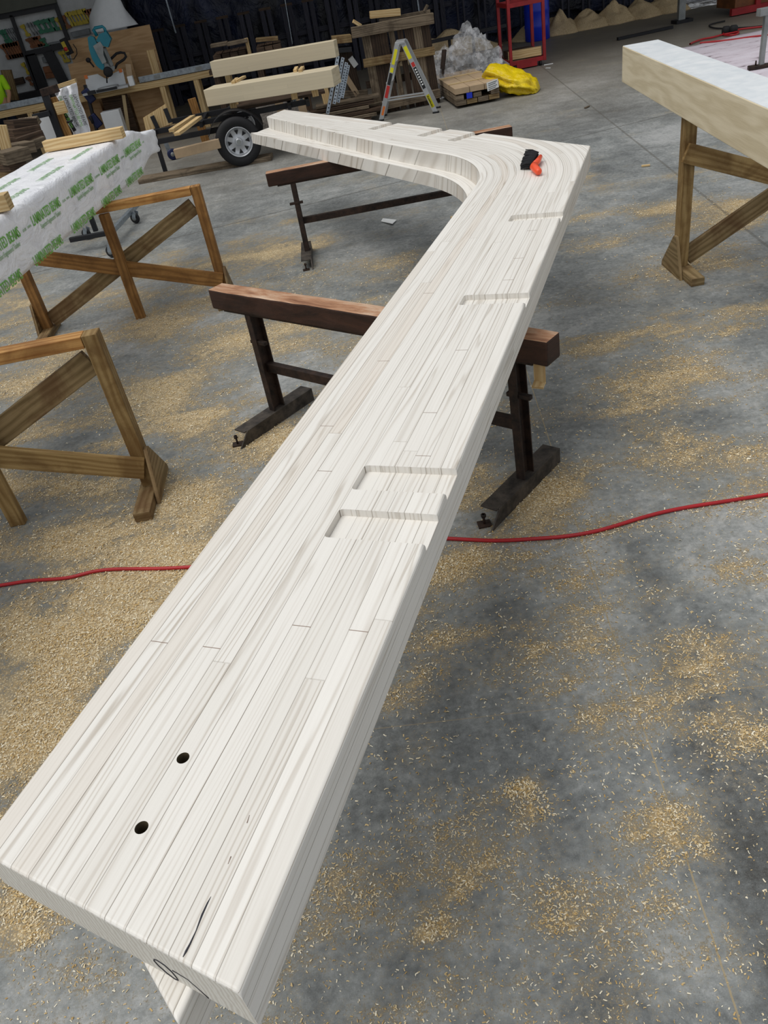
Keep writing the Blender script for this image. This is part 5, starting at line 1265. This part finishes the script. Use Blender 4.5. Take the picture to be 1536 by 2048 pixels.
o = MB().prism([FY(66, 236, 13.6), FY(96, 231, 13.6), FY(112, 262, 13.6), FY(112, 290, 13.6), FY(85, 290, 13.6)], (0, .03, 0)); tag(o.build('white_board', 'white'), 'plain white panel leaning between the black stand and the timber pile', 'panel')
t = thing('blue_bar_clamp', FY(180, 250, 16.8), 'dark blue bar clamp fixed upright to the front of the mitre saw bench', 'clamp')
adopt(MB().bar(FY(170, 170, 16.8), FY(194, 262, 16.8), .05, .09, up=(0, 1, 0)).build('bar', 'blacks'), t)
for x, y, w in ((178, 190, .15), (192, 240, .15)): q = FY(x, y, 16.76); adopt(MB().bar(q + Vector((-.06, 0, .1)), q + Vector((.04, 0, -.12)), w, .09, up=(0, 1, 0)).build('clamp_head', 'dblue', bevel=.02), t)
M = MB(); M.tube([FY(180, 232, 16.7), FY(186, 247, 16.7)], .025, 8); adopt(M.build('knob', 'black'), t)

# timber pile at the left, behind the wrapped beam
rnd = random.Random(12)
pil = [((0, 318), (50, 305), .09, 'greyw'), ((10, 302), (62, 292), .08, 'greyw'), ((0, 330), (35, 325), .1, 'tbrown'), ((0, 345), (30, 338), .1, 'horse_b'), ((35, 300), (85, 280), .07, 'greyw'), ((30, 285), (80, 268), .07, 'darkw'), ((20, 268), (75, 258), .07, 'darkw'),
       ((18, 250), (66, 245), .07, 'darkw'), ((22, 276), (50, 262), .05, 'greyw'), ((45, 262), (60, 240), .06, 'greyw'), ((5, 290), (30, 282), .08, 'darkw'), ((-20, 356), (12, 350), .1, 'tbrown')]
for i, (a, b, w, m) in enumerate(pil):
    Yy = 11.3 + .12 * i if i not in (0, 2, 3, 11) else 10.6 + .1 * i * .2
    A_ = FY(*a, Yy); B_ = FY(*b, Yy + .2)
    tag(MB().bar(A_, B_, .35, w * 1.6).build('timber_offcut', m if m in ('greyw', 'darkw', 'horse_b') else 'darkw', bevel=.004), 'dusty timber offcut behind the wrapped beam, ' + ['on the grey stack nearest the wrap, top', 'grey stack, its far upper board', 'nearest stack, second board down', 'nearest stack, third board down', 'lying closest to the white board', 'middle of the heap, upper right', 'upper heap, just below the bench', 'topmost in the heap under the bench', 'short one in the heap middle', 'tilted one beside the white board', 'left one in the heap middle', 'lowest at the picture edge'][i], 'offcut', 'offcut heap at the left behind the wrapped beam')
o = heap('scrap_heap', (-5.6, 12.9, 0), 1.5, .9, .8, 'stone', seed=31, peak=.7); tag(o, 'dark heap of scrap under the left bench', 'scrap heap')
tag(MB().bar(FY(2, 250, 11.2), FY(18, 320, 11.2), .13, .04, up=(0, 1, 0)).build('upright_board', 'pine', bevel=.003), 'pale board standing upright at the left edge by the offcut heap', 'board')

# castor stand under the wrapped beam
def castor(c, r, mat, label, plate=True):
    t = thing('castor_wheel', (c.x, c.y, 0), label, 'castor'); ax = Vector((.45, .9, 0)).normalized()
    adopt(MB().lathe(c - ax * .018, ax, [(0, .0), (0, r * .8), (.004, r * .95), (.012, r), (.024, r), (.032, r * .95), (.036, r * .8), (.036, 0)], 24).build('wheel', mat), t)
    adopt(MB().lathe(c - ax * .022, ax, [(0, .0), (0, r * .45), (.044, r * .45), (.044, 0)], 16).build('hub', 'tgrey'), t)
    M = MB()
    for k in (-1, 1): M.bar(c + ax * (.028 * k), c + ax * (.028 * k) + Vector((.03, -.02, r * 1.2)), .05, .004, up=ax)
    M.bar(c + ax * -.035 + Vector((.03, -.02, r * 1.2)), c + ax * .035 + Vector((.03, -.02, r * 1.2)), .06, .006); adopt(M.build('fork', 'galv'), t); return t
def cart():
    t = thing('castor_cart', (-2.2, 9.6, 0), 'low steel cart on castors under the far end of the wrapped beam', 'cart')
    pts = [at(155, 478, .12), at(215, 462, .12), at(270, 405, .12)]
    adopt(MB().bar(at(140, 480, .14), at(222, 465, .14), .05, .05).build('rail', 'blacks', bevel=.003), t); adopt(MB().bar(at(222, 465, .14), at(275, 408, .14), .05, .05).build('rail', 'galv', bevel=.003), t)
    adopt(MB().bar(at(192, 462, .14), at(192, 462, .14) + Vector((0, 0, .35)), .05, .05, up=(0, 1, 0)).build('post', 'blacks'), t)
    for (x, y), m in (((270, 428), 'black'), ((173, 460), 'black'), ((222, 495), 'black')):
        c = at(x, y + 8, .065); ax = Vector((.45, .9, 0)).normalized(); r = .062
        w = MB().lathe(c - ax * .018, ax, [(0, .0), (0, r * .8), (.004, r * .95), (.012, r), (.024, r), (.032, r * .95), (.036, r * .8), (.036, 0)], 24).build('castor', m); adopt(w, t)
        adopt(MB().lathe(c - ax * .022, ax, [(0, .0), (0, r * .45), (.044, r * .45), (.044, 0)], 16).build('hub', 'tgrey'), w)
        M = MB()
        for k in (-1, 1): M.bar(c + ax * (.028 * k), c + ax * (.028 * k) + Vector((.03, -.02, r * 1.25)), .05, .004, up=ax)
        adopt(M.build('fork', 'galv'), w)
cart()
c = FY(343, 315, 12.0); t = thing('bench_castor', (c.x, c.y, 0), 'dark blue castor wheel beside the tail of the wrapped beam', 'castor')
ax = Vector((.2, -1, 0)).normalized(); r = .085; cc = Vector((c.x, c.y, .086))
cc = at(345, 308, .086)
adopt(MB().lathe(cc, ax, [(0, 0), (0, r * .85), (.01, r), (.04, r), (.05, r * .85), (.05, 0)], 24).build('wheel', 'dblue'), t)
adopt(MB().lathe(cc + ax * .05, ax, [(0, r * .4), (.008, r * .35), (.01, 0)], 16).build('hub', 'tgrey'), t)
adopt(MB().bar(cc + Vector((-.03, -.03, .0)), cc + Vector((-.05, -.03, .2)), .07, .01, up=ax).build('fork', 'galv'), t)

# ------------------------------------------------------------------ right background
M = MB(); n = 40
P0 = Vector((6.2, 14.9, 0)); 
def shp(i, j):
    x = 5.4 + 7.5 * i / n; y = 8.8 + 6.3 * j / n; y += .12 * math.sin(x * 2) * (j / n); x += .25 * math.sin(y * 1.3) * (1 - i / n) + (j / n) * 1.0
    return Vector((x, y, .012 + .03 * abs(noise.noise(Vector((x * 1.6, y * 2.2, 0))))))
for i in range(n):
    for j in range(n): M.face([shp(i, j), shp(i + 1, j), shp(i + 1, j + 1), shp(i, j + 1)], [(0, 0)] * 4, 0, True)
o = M.build('floor_sheet', 'sheet', weld=True); tag(o, 'creased white plastic sheet spread on the floor at the right', 'floor sheet')
md = o.modifiers.new('thick', 'SOLIDIFY'); md.thickness = .006
def grey_stand():
    f = at(1522, 132, 0.05); t = thing('grey_steel_stand', (f.x, f.y, 0), 'grey steel stand with a splayed foot on the white floor sheet', 'stand')
    tp = FY(1534, 22, f.y); adopt(MB().bar(f, (f.x, f.y, tp.z), .06, .06, up=(0, 1, 0)).build('post', 'tgrey', bevel=.004), t)
    adopt(MB().bar((f.x - .12, f.y, tp.z), (f.x + .9, f.y, tp.z), .12, .09).build('top_plate', 'tgrey', bevel=.005), t)
    adopt(MB().bar((f.x - .16, f.y + .05, .045), (f.x + .2, f.y - .05, .045), .12, .05).build('foot', 'rust', bevel=.01), t)
    adopt(MB().tube([(f.x - .08, f.y, .07), (f.x - .08, f.y, .13)], .012, 8).build('foot_bolt', 'rust'), t)
grey_stand()
t = thing('red_timber_stillage', (9.9, 18.0, 0), 'brown timber crate in a red steel frame at the top right corner', 'crate')
adopt(MB().box((9.0, 17.8, .12), (10.6, 18.6, .9)).build('crate_panel', 'tbrown'), t); adopt(MB().bar((9.45, 17.75, .05), (9.45, 17.75, 1.2), .1, .06, up=(0, 1, 0)).build('red_post', 'redst'), t); adopt(MB().bar((8.9, 17.75, .08), (10.7, 17.75, .08), .1, .12).build('red_rail', 'redst'), t)
t = thing('steel_post_base', (8.15, 18.4, 0), 'grey steel post standing on a dark base near the top right', 'post')
adopt(MB().bar((8.15, 18.4, 0), (8.15, 18.4, 1.5), .14, .1, up=(0, 1, 0)).build('post', 'tgrey'), t); adopt(MB().box((8.0, 18.25, 0), (8.35, 18.55, .06)).build('base', 'blacks'), t)
def coil(pts, r, mat, nm, lb, cat): return hose([at(x, y, r + .01) for x, y in pts], r, nm, mat, lb, cat)
coil([(1380, 88), (1400, 78), (1425, 76), (1440, 70), (1465, 66), (1480, 62), (1475, 70), (1450, 72), (1440, 66), (1475, 58), (1540, 52)], .016, 'red', 'extension_cable', 'tangled red cable on the floor beyond the pale right-hand beam', 'cable')
coil([(1400, 86), (1440, 82), (1480, 78), (1510, 72), (1540, 70)], .016, 'red', 'extension_cable', 'red cable lying along the edge of the white floor sheet', 'cable')
coil([(1540, 50), (1500, 55), (1470, 56), (1430, 58), (1415, 52), (1420, 48), (1450, 42)], .014, 'black', 'extension_cable', 'thin black cable looping beyond the plug at the right', 'cable')
for i, (x, y) in enumerate(((1452, 60), (1467, 58))):
    q = at(x, y, .07); tag(MB().lathe(q - Vector((0, 0, .07)), (0, 0, 1), [(0, 0), (0, .07), (.1, .075), (.13, .05), (.13, 0)], 16).build('power_socket', 'black'), ['dark round cable socket on the floor at the right, the left one of a pair', 'dark round cable socket on the floor at the right, the right one of a pair'][i], 'socket')
tag(MB().bar(at(1235, 78, .03), at(1345, 54, .03), .07, .05).build('steel_bar', 'blacks'), 'long dark bar lying on the floor before the shavings heaps', 'bar')
for i, (x, y, x2, y2) in enumerate(((1283, 332, 1300, 330), (1170, 216, 1178, 212), (1088, 130, 1106, 127), (1092, 136, 1100, 136))):
    tag(MB().bar(at(x, y, .01), at(x2, y2, .012), .03, .012).build('wood_chip', ['pine', 'greyw', 'paper', 'paper'][i]), ['small timber chip on the bare floor between slab corner and right beam', 'small dark chip on the floor beside the concrete patch', 'white scrap on the floor right of the red trolley, the longer one', 'white scrap on the floor right of the red trolley, the shorter one'][i], 'scrap')
